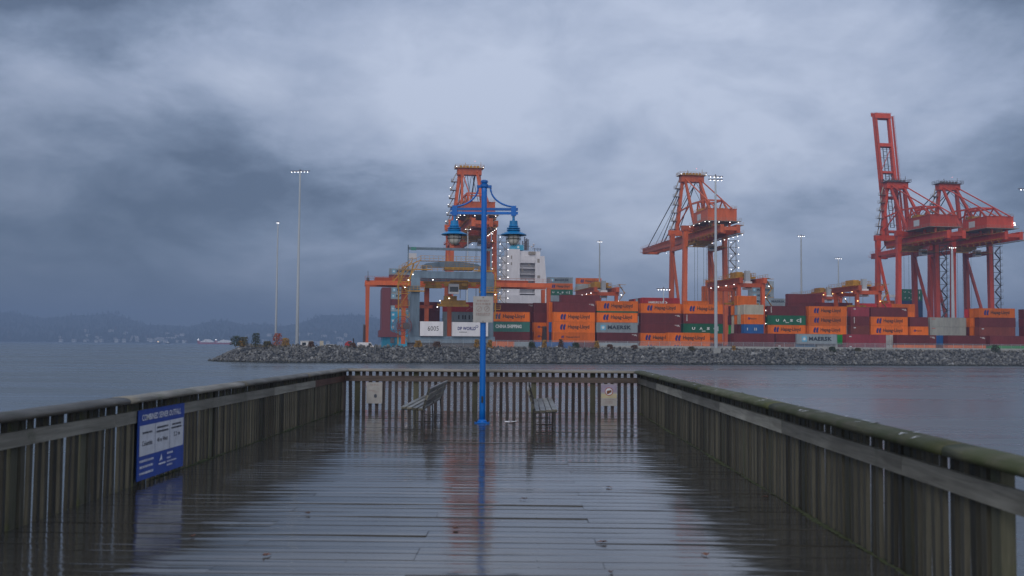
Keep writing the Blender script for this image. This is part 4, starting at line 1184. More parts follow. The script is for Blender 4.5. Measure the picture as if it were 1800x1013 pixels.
for x in (2.6, 18.6):
    q = MB(); q.bar((x, 0, zA1+.3), (x, 13, zA1+.3), .9, 1.0); q.bar((x, 6.7, zA1+.5), (x, 6.7, 24.2), 1.0); q.pieces('girder_tie', gm, gr)
q = MB(); handrail(q, [(1.6,6.2,25.3),(19.5,6.2,25.3)], 1.5, 1.2, .08); q.box(1.6,19.5,6.0,7.4,25.3,25.4)
q.box(-2.6, 2.4, -1.6, -1.0, 16.3, 16.6); handrail(q, [(-2.6,-1.6,16.6),(2.4,-1.6,16.6)], 1.2, .9, .09)
q.box(GW-3, GW+2.4, -1.6, -1.0, 16.3, 16.6); handrail(q, [(GW-3,-1.6,16.6),(GW+2.4,-1.6,16.6)], 1.2, .9, .09)
for kx in range(6):
    z = 3+3.2*kx; a_, b_ = (-4.2, -2.0) if kx % 2 else (-2.0, -4.2); q.bar((a_, -.6, z), (b_, -.6, z+3.2), .8, .15); q.box(-4.6, -1.6, -1.1, -.1, z+3.1, z+3.25); handrail(q, [(-4.6,-1.1,z+3.2),(-1.6,-1.1,z+3.2)], 1.1, 1.0, .08)
q.bar((-4.6, -.6, 2), (-4.6, -.6, 22), .3); q.bar((-3.1, -.6, 18), (1.0, -.6, 24.5), .7, .2); q.bar((-2.0, -.6, 18), (-.6, -.6, 24), .4)
for (xa, za, xb, zb) in ((-6.2,19.0,-1.0,24.6),(-5.0,17.2,-3.0,22.6),(-1.0,22.4,4.2,22.4),(-3.8,22.6,1.4,25.0),(16,22.3,21.6,22.3),(GW+1.6,9.2,GW+1.6,22)):
    q.bar((xa, -.9, za), (xb, -.9, zb), .28); q.bar((xa, -.9, za+1.1), (xb, -.9, zb+1.1), .10)
    for kk in range(5): 
        f_ = kk/4; q.bar((xa+(xb-xa)*f_, -.9, za+(zb-za)*f_), (xa+(xb-xa)*f_, -.9, za+(zb-za)*f_+1.1), .10)
handrail(q, [(-1.2,-.9,zA1),(GW+1.2,-.9,zA1)], 1.1, 1.4, .07)
for kk in range(5): q.box(GW+1.3, GW+3.0, -1.2, -.2, 9+2.7*kk, 9.15+2.7*kk); handrail(q, [(GW+1.3,-1.2,9.1+2.7*kk),(GW+3,-1.2,9.1+2.7*kk)], 1.1, .85, .07)
for kk in range(6): q.box(3.2+2.5*kk, 4.6+2.5*kk, 3.6, 4.4, 18.2, 18.8+.25*(kk % 3))
q.build('yellow_access', M['gantry_yellow'], gr)
q = MB(); q.box(-2.2, -1.9, .2, .5, 22, 29.2); q.box(-2.2, 21, .2, .55, 27.9, 28.6); q.box(20.6, 21, .2, .5, zA1, 28.2); q.pieces('wind_frame', gm, gr)
MB().box(-1.3, .1, -.05, .15, 27.7, 28.6).build('signal_box', M['box_seagreen'], gr)
MB().box(-1.9, .2, 0, 1.2, 25.4, 26.9).build('camera_box', M['house_white'], gr)
e1 = MB().box(1.3, 7.6, -1.4, .68, 4.25, 8.2).build('power_house', M['house_white'], gr)
link('lettering', text_mesh('6005', 3.0, 1.3, 0, .0), M['ink_dark'], e1, loc=(3.4, -1.412, 5.65))
e2 = MB().box(10.1, 20.0, -1.4, .68, 4.25, 8.1).build('power_house', M['house_white'], gr)
link('lettering', text_mesh('DP WORLD', 5.0, .95, 0, .04, 1.05), M['ink_navy'], e2, loc=(11.6, -1.412, 5.9))
MB().add([(12.0,-1.412,5.3),(14.2,-1.412,5.3),(14.2,-1.412,5.45),(12.0,-1.412,5.45)], [(0,1,2,3)]).build('print', M['ink_dark'], e2)
q = MB()
for i in range(14):
    a0, a1 = 2*math.pi*i/14+.3, 2*math.pi*(i+1)/14+.3
    if i == 2: continue
    q.add([(16.9+ro*math.cos(a), -1.412, 6.95+ro*math.sin(a)) for ro, a in ((.38,a0),(.38,a1),(.24,a1),(.24,a0))], [(0,1,2,3)])
q.build('emblem', M['ink_navy'], e2)
# cable reel
q = MB(); rx, rz_ = -3.6, 6.9; ry = -1.9
for i in range(36):
    a = 2*math.pi*i/36; q.bar((rx+.5*math.cos(a), ry, rz_+.5*math.sin(a)), (rx+2.6*math.cos(a), ry, rz_+2.6*math.sin(a)), .07, .12)
for i in range(36):
    a0, a1 = 2*math.pi*i/36, 2*math.pi*(i+1)/36
    for rr0 in (2.6, 1.5): q.bar((rx+rr0*math.cos(a0), ry, rz_+rr0*math.sin(a0)), (rx+rr0*math.cos(a1), ry, rz_+rr0*math.sin(a1)), .12)
q.build('cable_reel', M['ship_maroon'], gr)
MB().prism([(rx+1.1+.95*math.cos(i*math.pi/8), rz_+.95*math.sin(i*math.pi/8)) for i in range(16)], 'y', ry-.5, ry-.1).build('reel_hub', M['walkway_dark'], gr)
q = MB(); q.box(8.4, 16.5, 4, 9, zA1+.9, zA1+1.6); q.box(10, 15, 4.5, 8, zA0-2.6, zA0-.2); handrail(q, [(8.4,4,zA1+1.6),(16.5,4,zA1+1.6)], 1.1, 1.2, .08); q.box(3, 7.5, 3.5, 5, 17.6, 18.6); q.box(2.5, 19.4, 4.5, 5.2, 18.9, 19.5)
q.build('trolley', M['gantry_yellow'], gr)
cb = MB().box(9.4, 12.2, 2.2, 4.4, 16.0, 18.8).build('operator_cab', M['house_white'], gr)
MB().box(9.6, 12.0, 2.1, 2.2, 16.6, 18.0).build('window', M['dark_glass'], cb)
q = MB(); q.box(7.6, 14.6, 6.0, 7.6, 13.4, 14.4); q.box(6.6, 15.4, 6.2, 7.4, 12.6, 13.4); q.box(8.4, 12, 5.8, 7.8, 14.4, 15.6)
for x in (9, 13): q.tube([(x, 6.8, 15), (x, 6.8, 20)], .08, 4)
q.build('spreader', M['gantry_yellow'], gr)
for p in ((-2.9,-1.3,17.4),(-2.0,-1.3,19.4),(-.8,-1.2,21.0),(4.7,-1,19.6),(7.2,5.5,14.2),(6.5,5.5,12.4),(9.8,5.5,14.9),(GW+1.5,-1.5,15.8)): lampobj(gr, p, .8)

# ================================================================== WIDE ORANGE GANTRY behind it
oD = 298.0
oa = gp(645, oD, GZ); og = empty('wide_gantry', oa, PHI, 'wide red-orange gantry with slender legs spanning behind the grey gantry', 'gantry crane')
OW = (gp(965, oD*1.022, GZ)-oa).dot(UU); hz_ = zat(645, 497, oD)-GZ
cm = M['crane_red']
for x in (0, OW):
    for yy in (0, 9):
        q = MB(); q.bar((x-.25*0, yy, 2.5), (x, yy, hz_-.8), .75, .9, (0,1,0), 1.1, 1.2); q.build('leg', cm, og)
    q = MB(); q.box(x-.5, x+.5, -2, 11, 1.6, 2.6)
    for yy in (-1.2, 1.4, 7.6, 10.2): q.prism([(yy+.7*math.cos(i*math.pi/6), .75+.7*math.sin(i*math.pi/6)) for i in range(12)], 'x', x-.3, x+.3)
    q.pieces('bogie', M['crane_orange'], og)
    q = MB(); q.bar((x-.5, 4, 2.6), (x-.4, 3, 7.4), 1.2, 1.4); q.build('drive_unit', M['walkway_dark'], og)
for yy in (0, 9):
    q = MB(); q.bar((-.8, yy, hz_), (OW+.8, yy, hz_), .9, 1.3); q.build('girder', cm, og)
q = MB(); handrail(q, [(-.8,-.6,hz_+.7),(OW+.8,-.6,hz_+.7)], 1.1, 2.5, .07); q.box(2, 9, 0, 9, hz_+.7, hz_+1.6); q.box(OW-16, OW-6, 0, 9, hz_+.7, hz_+1.3); q.build('walkway', M['crane_orange'], og)
q = MB(); q.box(7.8, 18.6, 2, 3.2, 12.3, 13.2); q.box(9.6, 11.4, 1.8, 3.4, 13.2, 18); q.box(16.2, 17.6, 1.8, 3.4, 13.2, 18)
q.build('lifting_beam', M['box_redorange'] if 'box_redorange' in M else M['crane_orange'], og)
for x in (10.3, 16.9, 23.5):
    q = MB(); q.bar((x, 2.6, 2), (x, 2.6, hz_), 1.2, 1.0, (0,1,0)); q.build('mid_leg', cm, og)
q = MB(); q.bar((0, -.5, hz_+.6), (0, -.5, hz_+3.2), .12); q.box(-.4, .4, -.9, .1, hz_+.6, hz_+1.4); q.build('end_post', M['walkway_dark'], og)

# ================================================================== SHIP
shD = 486.0
st0 = ysr(gp(680, shD))
ship = empty('container_ship', yd(st0[0], st0[1], 0), PHI, 'light blue container ship with white bridge tower, moored behind the cranes', 'ship')
SLEN = 300.0; HB = 11.0
q = MB(); vs_ = []; fs = []
def hullsec(x, b0, b1, zt): return [(x, 16-b0, -1), (x, 16-b1, zt), (x, 16+b1, zt), (x, 16+b0, -1)]
secs = [hullsec(-2, 10, 14, HB), hullsec(12, 15, 16, HB), hullsec(SLEN-30, 15, 16, HB), hullsec(SLEN, 1, 4, HB+3)]
for s_ in secs: vs_ += s_
for i in range(3):
    for j in range(3): fs.append((i*4+j, i*4+j+1, (i+1)*4+j+1, (i+1)*4+j))
fs += [(0,1,2,3), (12,13,14,15)]
for i in range(3): fs.append((i*4+1, (i+1)*4+1, (i+1)*4+2, i*4+2)) if False else None
q.add(vs_, [f for f in fs if f]); q.build('hull', M['ship_blue'], ship)
MB().box(-3.5, 9, 1.5, 30, HB-3.0, HB+.2).build('stern_deck', M['ship_maroon'], ship)
MB().box(1.6, 3.4, 1.0, 1.6, 5.2, 7.6).build('mooring_port', M['walkway_dark'], ship)
MB().box(-2.5, 1.5, 1.7, 30, HB+.2, HB+20).build('lashing_bridge', M['ship_maroon'], ship)
mpx = shD/F
def sx_(px, off=0): return ysr(yp(px, st0[1]+off))[0]-st0[0]
def sz_(px, py): return zat(px, py, shD)
bt = empty('bridge_tower', (sx_(890), 2, 0)); bt.parent = ship
def bx(px): return sx_(px)-sx_(890)
zt = sz_(920, 434)
q = MB(); q.box(bx(883), bx(893), 0, 9, 8, sz_(890, 448)); q.box(bx(892.5), bx(914), 0, 12, 8, zt); q.box(bx(914), bx(957), 4.2, 12, 8, sz_(920, 458))
q.prism([(bx(941), 8), (bx(962), 8), (bx(961), sz_(960,490)), (bx(957.5), sz_(960,446)), (bx(941.5), sz_(950,446))], 'y', 0, 4.0)
q.box(bx(902), bx(957.5), .6, 12, sz_(920,458), sz_(920, 446)); q.box(bx(914), bx(951), 1.5, 11, sz_(920,446), sz_(920, 437)); q.box(bx(880), bx(965), -1, 12.5, 8, sz_(920,540)+6)
q.build('house', M['house_white'], bt)
for py in (458, 468, 479, 490, 502, 514, 526):
    z = sz_(930, py); q = MB(); q.box(bx(914), bx(941), .2, 4.2, z-.18, z+.18); handrail(q, [(bx(914), .25, z), (bx(941), .25, z)], 1.1, 1.6, .07); q.build('deck_gallery', M['house_white'], bt)
for (x0, x1, y0, y1) in ((929,942,438,443),(898,900,446,452),(898,900,458,463),(929,932,461,464),(945,950,481,486),(905,910,520,526),(931,936,519,526),(952,955,516,519),(945,949,451,458),(917,920,470,474)):
    MB().box(bx(x0), bx(x1), -.06, .0, sz_(920, y1), sz_(920, y0)).build('window', M['walkway_steel'], bt)
MB().box(bx(930), bx(942), 1.4, 1.5, sz_(920,443.5), sz_(920,437.5)).build('window', M['walkway_steel'], bt)
q = MB(); q.prism([(bx(897), zt), (bx(924), zt), (bx(923), sz_(920,424.5)), (bx(903), sz_(920,424.5))], 'y', 5, 11); fn = q.build('funnel', M['ship_blue'], bt)
link('star', star(2.0), M['ink_white'], fn, loc=(bx(910), 4.98, zt+.4))
q = MB()
for (px, py) in ((922.5,417),(926,409),(929.5,412),(932,414),(928,416)): q.tube([(bx(px), 6, zt), (bx(px), 6, sz_(920, py))], .28, 5)
for (px, py, w_) in ((928,422,5),(930,414.5,4),(924,425,4),(931,426,4),(948,431,8),(940,427,3)): q.box(bx(px-w_), bx(px+w_), 5.8, 6.2, sz_(920,py)-.12, sz_(920,py)+.12)
for px in (943, 949, 953): q.bar((bx(px), 5, sz_(920,438)), (bx(px), 5, sz_(920,430)), .2)
q.build('mast', M['walkway_dark'], bt)
for (px, py, r_) in ((938,427,.5),(942,423,.55),(915,421,.9)): 
    q = MB(); q.lathe([(.1,-1.4*r_*2),(.1,-r_),(r_*.8,-r_*.6),(r_,0),(r_*.8,r_*.6),(.1,r_)], (bx(px), 6, sz_(920,py)), 10); q.build('radar_dome', M['house_white'], bt)
# deck cargo
SHB = dict(base=HB+.25, group='containers stacked on the ship')
def shipstack(px, off, types, where, L=12.19):
    p0 = yd(st0[0], st0[1], 0) + UU*(sx_(px, off)) + VV*off
    z = HB+.25; n = len(types)
    for i, ty in enumerate(types):
        lv = n-1-i; colr, ds = TYPES[ty]; up = 'topmost' if lv == 0 else ('bottom' if i == 0 else ORDT[lv])
        lab = f"{WORDS[colr]} container{' '+ds if ds else ''}, {up}, {where}"
        if len(lab.split()) > 16: lab = f"{WORDS[colr]} container, {up}, {where}"
        container((p0.x, p0.y, z), ty, L, lab, 'containers stacked on the ship'); z += H40
shipstack(682, 2.2, ['mp','mp','mp','mk','mr','mk','mk','mr','mr','mk'], "on the ship's stern")
shipstack(962, 1.5, ['mr','mr','mr','mr','mr','gy','us','hl','mk'], 'on the ship beside its white tower')
shipstack(1319, 3.0, ['mk']*9, 'tall grey block right of the lone crane')
shipstack(1343, .2, ['mk']*6, 'lower grey block stepping down from the tall one')
shipstack(1243, 2.0, ['or']*9, 'tall orange block between lone crane legs')
shipstack(1236, 5.0, ['or']*8, 'orange block stepping down beside lone crane leg')
shipstack(1583, 2.0, ['nv','nv','nv','nv','nv','nv','us','us'], 'dark block between raised-boom crane legs')
q = MB()
for px in (1545, 1579): q.box(sx_(px), sx_(px)+1.8, 1, 3, HB, sz_(px, 516))
q.box(sx_(1543), sx_(1583), .8, 3.2, sz_(1560, 516), sz_(1560, 511)); q.build('hatch_gantry', M['house_white'], ship)
shipstack(1551, 3.5, ['or']*6, 'under the white hatch gantry of the ship')
shipstack(1013, 3.5, ['mr','mr','mr','mr','mr','mr','hl','gy','hl'], 'on the ship, second stack from its tower')

# ================================================================== FLOODLIGHT MASTS
def light_mast(px, D, pytop, label, n=6, wide=4.6, rad=.36, lit=True, base=GZ, double=False, skew=0.0, lk=.75):
    zt = zat(px, pytop, D); p = gp(px, D, base); h = zt-base
    r = empty('floodlight_mast', p, PHI+skew, label, 'light mast', 'floodlight masts')
    q = MB(); q.lathe([(rad*1.1, 0), (rad, 2), (rad*.5, h-.6)], n=10); q.build('mast', M['mast_steel'], r, smooth=True)
    MB().box(-rad*2, rad*2, -rad*2, rad*2, -.3, 1.6 if D < 300 else .8).build('footing', M['concrete'], r)
    q = MB(); q.box(-wide/2, wide/2, -.12, .12, h-.6, h-.4); q.bar((0,0,h-.6), (0,0,h), .25)
    if double: q.box(-wide/2, wide/2, -.12, .12, h-1.5, h-1.3)
    q.build('crossbar', M['walkway_dark'], r)
    for k in range(n):
        x = -wide/2+wide*(k+.5)/n
        lampobj(r, (x, -.45, h-.85), lk)
        if double: lampobj(r, (x, -.45, h-1.75), lk)
    return r
light_mast(522, 288, 296, 'tallest floodlight mast, nearest the bare rocky point', 6, 5.4, .48, skew=-.25, lk=.62)
light_mast(484.5, 420, 388, 'slimmer floodlight mast left of the tallest one', 2, 1.4, .50)
light_mast(1258.5, 287.5, 305, 'floodlight mast with double lamp row in front of container stacks', 4, 4.2, .50, double=True, lk=.62)
light_mast(1053.5, 470, 422, 'slim floodlight mast above stack with green flat rack', 3, 2.6, .55)
light_mast(1409.5, 455, 412, 'slim floodlight mast right of the tall grey container block', 4, 3.4, .55)
light_mast(1475, 540, 452, 'farthest small floodlight mast left of the warm-lit gantry', 4, 4.0, .6)
light_mast(1676, 421, 432, 'thick floodlight mast between the two rightmost cranes', 4, 3.4, .8)
light_mast(820.5, 400, 399, 'floodlight mast seen between lamp post and left lantern', 3, 2.6, .42)
light_mast(1166.5, 322, 505, 'short mast with wide lamp bar left of lone crane legs', 5, 4.4, .30)
light_mast(1807, 300, 328, 'floodlight mast cut by the right edge', 4, 4.2, .48)

# ================================================================== BARRIERS, FENCE, SHRUBS ON THE BANK
bar_me = MB().prism([(-.40,0),(.40,0),(.30,.35),(.16,1.0),(-.16,1.0),(-.30,.35)], 'x', .04, 3.46).mesh('concrete_barrier')
bar_me.materials.append(M['concrete'])
s0 = ysr(yp(1046, TC+1.2))[0]; k = 0
while s0 + k*3.5 < sR-4:
    p = yd(s0+k*3.5, TC+1.2+random.uniform(-.06,.06), CZ-.08)
    tag(link('concrete_barrier', bar_me, M['concrete'], None, loc=p, rz=PHI+random.gauss(0,.01)), 'grey concrete barrier in the long row on top of rock bank', 'barrier', 'concrete barriers on the bank'); k += 1
s0 = ysr(yp(735, TC+2.0))[0]; s1 = sR-4
fe = empty('chain_link_fence', yd(s0, TC+2.0, CZ-.1), PHI, 'chain-link fence on the rock bank in front of the containers', 'fence')
q = MB(); L = s1-s0; pst = MB().lathe([(.05,0),(.05,2.25)], n=6).mesh('post')
x = 0
while x < L: link('post', pst, M['mast_steel'], fe, loc=(x,0,0)); x += 3.0
q.bar((0,0,2.2),(L,0,2.2),.07); q.build('top_rail', M['mast_steel'], fe)
MB().add([(0,.06,.05),(L,.06,.05),(L,.06,2.2),(0,.06,2.2)], [(0,1,2,3)]).build('wire_mesh', M['chain_link'], fe)
def shrub(p, h, w_, mat, label, seed, grp='shrubs on the rock bank'):
    rnd = random.Random(seed); r = empty('shrub', p, rnd.uniform(0,6), label, 'shrub', grp)
    q = MB()
    for k in range(7):
        a = rnd.uniform(0, 6.28); q.tube([(0,0,-.2),(w_*.25*math.cos(a),w_*.25*math.sin(a),h*.5),(w_*.45*math.cos(a),w_*.45*math.sin(a),h*.95)], [.05,.035,.01], 4)
    q.build('stems', M['twig'], r)
    q = MB()
    for k in range(420):
        a = rnd.uniform(0,6.28); rr0 = w_*.5*math.sqrt(rnd.random())*(1.0); z = h*(.12+.88*rnd.random()); sc = (1-.45*(z/h))
        c = Vector((rr0*math.cos(a)*sc, rr0*math.sin(a)*sc, z)); s_ = rnd.uniform(.10,.24)
        e = Euler((rnd.uniform(0,6),rnd.uniform(0,6),rnd.uniform(0,6))).to_matrix()
        q.add([c+e@Vector(v) for v in ((-s_,0,0),(0,-s_*.6,0),(s_,0,0),(0,s_*.6,0))], [(0,1,2,3)])
    q.build('foliage', M[mat], r)
    return r
SH = [(414,1.9,3.2,'shrub_green','dark green shrub at the tip of the rocky point'),(428,1.7,3.0,'shrub_olive','olive shrub second along the rocky point'),(450,2.4,2.6,'shrub_green','taller green shrub near the point'),
 (424,1.0,2.4,'shrub_yellow','low yellow shrub near the tip of the point'),(470,1.0,2.6,'shrub_olive','low olive shrub left of the orange tree'),(502,1.6,2.4,'shrub_yellow','bright yellow shrub right of the orange tree'),(488,2.4,3.2,'shrub_rust','rust-orange small tree left of tallest mast'),
 (547,1.0,1.8,'shrub_brown','brown shrub right of the tallest mast'),(620,.8,2.0,'shrub_brown','low brown shrub by the white van'),(735,1.3,2.4,'shrub_yellow','yellow shrub below the cable reel'),(768,1.2,2.4,'shrub_brown','brown shrub below the numbered board'),
 (838,1.6,1.6,'shrub_yellow','yellow-brown shrub left of lamp post foot line'),(861,1.5,1.5,'shrub_yellow','yellow-brown shrub right behind the lamp post'),(935,1.2,2.2,'shrub_green','dark shrub below the blue narrow stack'),(957,1.6,1.6,'shrub_yellow','golden shrub under the red gantry leg'),
 (986,1.8,1.6,'shrub_brown','brown upright shrub below first tall stack'),(1012,1.2,2.4,'shrub_green','green shrub below first tall stack'),(1049,1.5,1.6,'shrub_yellow','golden shrub at the left end of barrier row'),(1072,.9,2.0,'shrub_brown','low brown shrub before barrier row'),
 (1115,.8,2.2,'shrub_brown','low brown shrub below the low orange pair'),(1215,.8,2.2,'shrub_olive','olive tuft left of tall mast footing'),(1290,1.0,1.2,'shrub_yellow','yellow tuft right of tall mast footing'),(1365,.7,1.6,'shrub_green','green tuft below front maroon box'),
 (1463,1.0,2.4,'shrub_green','dark clump hanging on rocks below grey lettered box'),(1508,.8,2.0,'shrub_olive','olive clump below long reddish pair'),(1750,1.6,3.0,'shrub_green','green scrub at far right of bank')]
plain('shrub_rust', (.34,.075,.03), .9); plain('shrub_dry', (.20,.14,.075), .9)
for i, (px, h, w_, mt, lb) in enumerate(SH):
    off = .2 if i < 20 else -.6
    shrub(yp(px, TC+off+(1.0 if px < 500 else .2), CZ-.1 if off > 0 else CZ-.4), h*1.45, w_*1.1, mt, lb, 100+i)

rnd = random.Random(31); qg = MB(); qb = MB()
ga, gb_ = ysr(yp(440, TC))[0], sR-6
for k in range(5200):
    s = rnd.uniform(ga, gb_); dens = .5+.5*math.sin(s*.13+1)*math.sin(s*.041)
    if rnd.random() > dens+.25: continue
    p = yd(s, TC+rnd.uniform(-.5, 1.6), CZ-.15); h = rnd.uniform(.25, .95); a = rnd.uniform(0, 6.28); w_ = rnd.uniform(.03, .07)
    d = Vector((math.cos(a), math.sin(a), 0)); tip = p+Vector((rnd.uniform(-.25,.25), rnd.uniform(-.25,.25), h))
    (qg if rnd.random() < .45 else qb).add([p-d*w_, p+d*w_, tip], [(0,1,2)])
qb.build('dry_grass', M['shrub_dry'], kind='stuff', label='dry brown grass along the top of the rock bank', cat='grass')
qg.build('green_grass', M['shrub_olive'], kind='stuff', label='olive weeds along the top of the rock bank', cat='grass')
# ------------------------------------------------------------------ vehicles on the point
def car(px, D, L, label, matn, van=False, lit=False, base=CZ-.75, rot=0.0):
    r = empty('parked_car' if not van else 'parked_van', gp(px, D, base), PHI+rot, label, 'van' if van else 'car')
    h = 2.0 if van else 1.45
    prof = [(0,.35),(0,.85),(.12*L,.98),(.26*L,h),(.68*L,h),(.84*L,1.0),(L,.82),(L,.35)] if not van else [(0,.35),(0,h-.1),(.08*L,h),(.74*L,h),(.86*L,1.15),(L,1.0),(L,.35)]
    bd = MB().prism(prof, 'y', 0, 1.75).build('body', M[matn], r)
    wz = [(.17*L,1.0),(.28*L,h-.12),(.66*L,h-.12),(.79*L,1.03)] if not van else [(.62*L,1.1),(.62*L,h-.2),(.74*L,h-.2),(.83*L,1.15)]
    MB().prism(wz, 'y', -.012, 1.762).build('window', M['dark_glass'], bd)
    for x in (.2*L, .8*L):
        for yy in (-.02, 1.57): MB().prism([(x+.34*math.cos(i*math.pi/6), .34+.34*math.sin(i*math.pi/6)) for i in range(12)], 'y', yy, yy+.2).pieces('wheel', M['tyre'], r)
    for yy in (.2, 1.3):
        MB().box(L-.01, L+.06, yy, yy+.25, .6, .78).build('headlight', M['flood_white'] if lit else M['ink_white'], r)
    if lit:
        lampobj(r, (L-.1, -.1, .75), .55, 'flood_white', 'headlight')
    return r
car(567, 296, 4.3, 'silver car with lit headlights on the rocky point', 'car_silver', lit=True)
car(628, 292, 5.0, 'white van at the foot of the wide red gantry leg', 'house_white', van=True)
r = empty('red_tractor', gp(606, 298, CZ-.6), PHI, 'small red machine with black exhaust beside the white van', 'tractor')
MB().prism([(0,.5),(0,1.5),(.9,2.2),(1.9,2.2),(2.0,1.3),(3.0,1.2),(3.0,.5)], 'y', 0, 1.5).build('body', M['car_red'], r)
MB().prism([(.95,1.45),(1.0,2.05),(1.8,2.05),(1.85,1.45)], 'y', -.01, 1.51).build('window', M['dark_glass'], r)
for x in (.6, 2.4): MB().prism([(x+.5*math.cos(i*math.pi/6), .5+.5*math.sin(i*math.pi/6)) for i in range(12)], 'y', -.1, 1.6).pieces('wheel', M['tyre'], r)
MB().bar((2.4,.7,1.2),(2.4,.7,3.0),.35).build('exhaust', M['tyre'], r)
q = empty('cabin_hut', gp(528, 306, CZ-.8), PHI, 'low pale site cabin right behind the tallest mast', 'hut')
MB().box(0, 3.6, 0, 2.4, 0, 2.3).build('wall', M['far_wall'], q); MB().box(-.1, 3.7, -.1, 2.5, 2.3, 2.45).build('roof', M['mast_steel'], q); MB().box(.5, 1.6, -.03, 0, 1.1, 1.9).build('window', M['dark_glass'], q)
q = empty('site_sign', gp(562, 290, CZ-.3), PHI, 'small sand-coloured board on posts left of the silver car', 'sign')
MB().box(0, 1.0, 0, .06, .5, 1.9).build('panel', M['box_beige'], q)
for x in (.1, .9): MB().bar((x,.1,-.2),(x,.1,1.7),.08).build('post', M['twig'], q)

# ================================================================== FAR SHORE
HD = 4200.0
rnd = random.Random(21)
def hillz(px, d):                        # metres above the water, d metres behind the shore
    base = 42 + 9*math.sin(px*.0105+.8) + 6*math.sin(px*.031+2.0) + 3*math.sin(px*.07)
    return max(0, min(d, 1500)/900*base*1.75 * (1 if d < 900 else 1.0) + 4*math.sin(d*.01+px*.03))
q = MB(); nx, ny = 70, 16; vs_ = []; fs = []
for j in range(ny):
    d = 1700*(j/(ny-1))**1.5
    for i in range(nx):
        px = -250 + 2350*i/(nx-1); p = gp(px, HD+d, 0); p.z = -.5 if j == 0 else hillz(px, d)+1.0
        vs_.append(p)
for j in range(ny-1):
    for i in range(nx-1): fs.append((j*nx+i, j*nx+i+1, (j+1)*nx+i+1, (j+1)*nx+i))
q.add(vs_, fs); q.build('far_hills', M['hill_earth'], kind='structure', smooth=True)
q = MB(); qa = MB()
for k in range(7500):
    px = rnd.uniform(-120, 1500) if rnd.random() < .8 else rnd.uniform(1500, 1920); d = 15+1500*rnd.random()**1.6
    p = gp(px, HD+d, hillz(px, d)); h = rnd.uniform(10, 24); w_ = h*rnd.uniform(.16,.3)
    if rnd.random() < .28: h *= .6; w_ *= 1.8
    n = 5; a0 = rnd.uniform(0,6); top = p+Vector((rnd.uniform(-1,1),0,h))
    ring = [p+Vector((w_*math.cos(a0+2*math.pi*i/n)*rnd.uniform(.7,1.2), w_*math.sin(a0+2*math.pi*i/n), h*.12*rnd.random())) for i in range(n)]
    ring2 = [p+Vector((w_*.62*math.cos(a0+.5+2*math.pi*i/n)*rnd.uniform(.7,1.2), w_*.62*math.sin(a0+.5+2*math.pi*i/n), h*(.45+.1*rnd.random()))) for i in range(n)]
    tgt = qa if rnd.random() < .05 else q
    tgt.add(ring+ring2+[top], [(i,(i+1)%n,n+(i+1)%n,n+i) for i in range(n)]+[(n+i,n+(i+1)%n,2*n) for i in range(n)])
q.build('far_wood', M['conifer'], kind='stuff', label='dark conifer woods on the hills across the inlet', cat='trees')
qa.build('far_autumn_wood', M['autumn_tree'], kind='stuff', label='scattered rusty autumn trees on the hills across the inlet', cat='trees')
hm = []
for k in range(4):
    a, b_, c = rnd.uniform(12,22), rnd.uniform(10,14), rnd.uniform(7,12)
    hm.append((MB().box(-a/2,a/2,-b_/2,b_/2,-2,c).mesh('wall'), MB().prism([(-a/2-.5,c),(a/2+.5,c),(0,c+3.4)], 'y', -b_/2-.5, b_/2+.5).mesh('roof'),
               [MB().box(x,x+1.6,-b_/2-.1,-b_/2,c*.4,c*.75).mesh('window') for x in (-a*.35,-a*.05,a*.22)]))
for k in range(70):
    px = rnd.choice((rnd.uniform(20,640), rnd.uniform(100,330), rnd.uniform(430,650))); d = 8+ (40*rnd.random() if k < 40 else 500*rnd.random())
    w_, rf, wn = rnd.choice(hm)
    r = empty('far_house', gp(px, HD+d, hillz(px, d)+1), rnd.uniform(-.4,.4), 'tiny pale house with dark roof on the far shore', 'house', 'houses across the inlet')
    link('wall', w_, M['far_wall'], r); link('roof', rf, M['far_roof'] if rnd.random() < .7 else M['concrete'], r)
    for wm in wn: link('window', wm, M['far_window'], r)
for (px, fl, lab) in ((236, 7, 'banded white apartment block on far shore, nearer the left edge'), (280, 6, 'banded white apartment block on far shore, nearer the barges')):
    r = empty('far_apartment_block', gp(px, HD+25, 2), 0, lab, 'building')
    for f_ in range(fl):
        MB().box(-20+f_*1.1, 20-f_*1.1, 0, 14, f_*3.9, f_*3.9+1.6).build('balcony_band', M['salt'], r)
        MB().box(-19+f_*1.1, 19-f_*1.1, .8, 13, f_*3.9+1.6, f_*3.9+3.9).build('window_band', M['far_window'], r)
r = empty('far_hall', gp(298, HD+70, 16), 0, 'long low white hall on the far slope above apartment blocks', 'building')
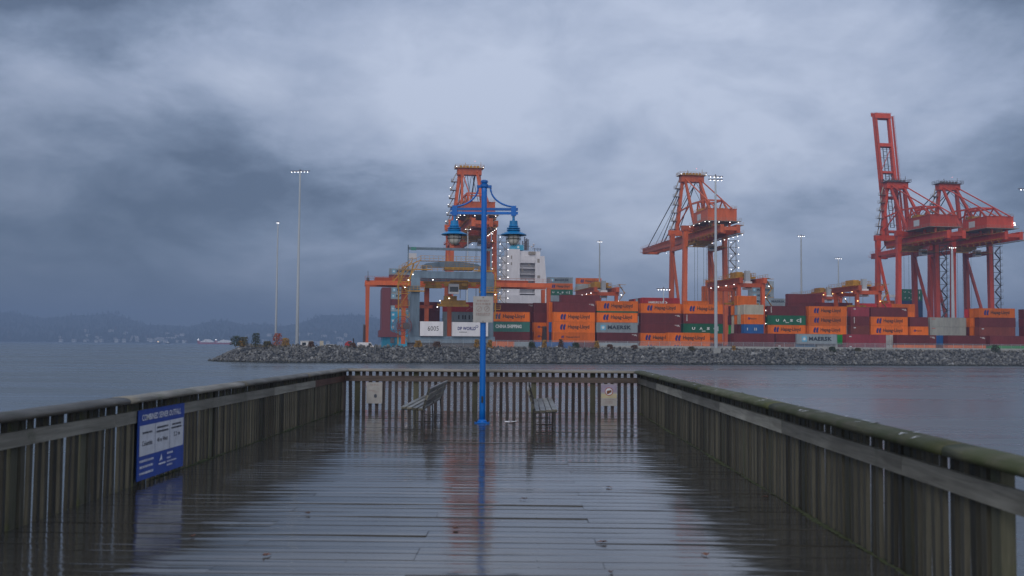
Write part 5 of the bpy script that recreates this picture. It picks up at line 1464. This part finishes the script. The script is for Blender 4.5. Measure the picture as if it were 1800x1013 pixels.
MB().box(-18, 18, 0, 12, 0, 7).build('wall', M['salt'], r); MB().box(-19, 19, -1, 13, 7, 8).build('roof', M['salt'], r); MB().box(-16,16,-.1,0,2,4).build('window', M['far_window'], r)
# salt barges
for i, (p0, p1, lab) in enumerate(((347, 378, 'red salt barge with white cone, farther from the rocky point'), (378, 408, 'red salt barge with long white heap, touching the rocky point'))):
    r = empty('salt_barge', gp(p0, 2700, 0), 0, lab, 'barge', 'salt barges across the inlet')
    W = (p1-p0)*2700/F
    MB().prism([(0,-.5),(W,-.5),(W,6.0 if i == 0 else 4.5),(W*.3,5.0),(0,8.5)], 'y', 0, 16).build('hull', M['hull_red'], r)
    MB().prism([(W*.12,4.5),(W*.95,4.5),(W*.62,12.0),(W*.45,12.4)] if i == 0 else [(W*.05,4),(W*1.0,4),(W*.8,9.5),(W*.42,11.5),(W*.3,9.5)], 'y', -.6, 14).build('salt_pile', M['salt'], r)
    MB().box(-1, 3, 3, 9, 8, 12.5).build('deck_house', M['salt'], r)
    lampobj(r, (1, 2, 12.5), 3.5, 'flood_white')
for (px, lab) in ((274,'small boat with warm lamp at far shore, below apartment blocks'),(291,'small dark boat right of the warm-lamped boat at far shore')):
    r = empty('far_boat', gp(px, 2900, 0), 0, lab, 'boat')
    MB().prism([(0,0),(12,0),(14,2.6),(-1,2.2)], 'y', 0, 4).build('hull', M['hull_dark'], r); MB().box(3, 8, .6, 3.4, 2.3, 5.2).build('cabin', M['salt'], r)
    if px < 280: lampobj(r, (6, 0, 6), 5.0, 'flood_warm')

# ================================================================== HAZE
q = MB(); q.box(-5200, 5600, -60, 7200, -2.0, 200)
hzm = bpy.data.materials.new('haze_air'); hzm.use_nodes = True; t = hzm.node_tree; t.nodes.clear()
pv = t.nodes.new('ShaderNodeVolumePrincipled'); pv.inputs['Color'].default_value = (.35, .48, .71, 1); pv.inputs['Density'].default_value = .00034
pv.inputs['Anisotropy'].default_value = 0.0
mo = t.nodes.new('ShaderNodeOutputMaterial'); t.links.new(pv.outputs[0], mo.inputs['Volume'])
q.build('haze', hzm, kind='stuff')
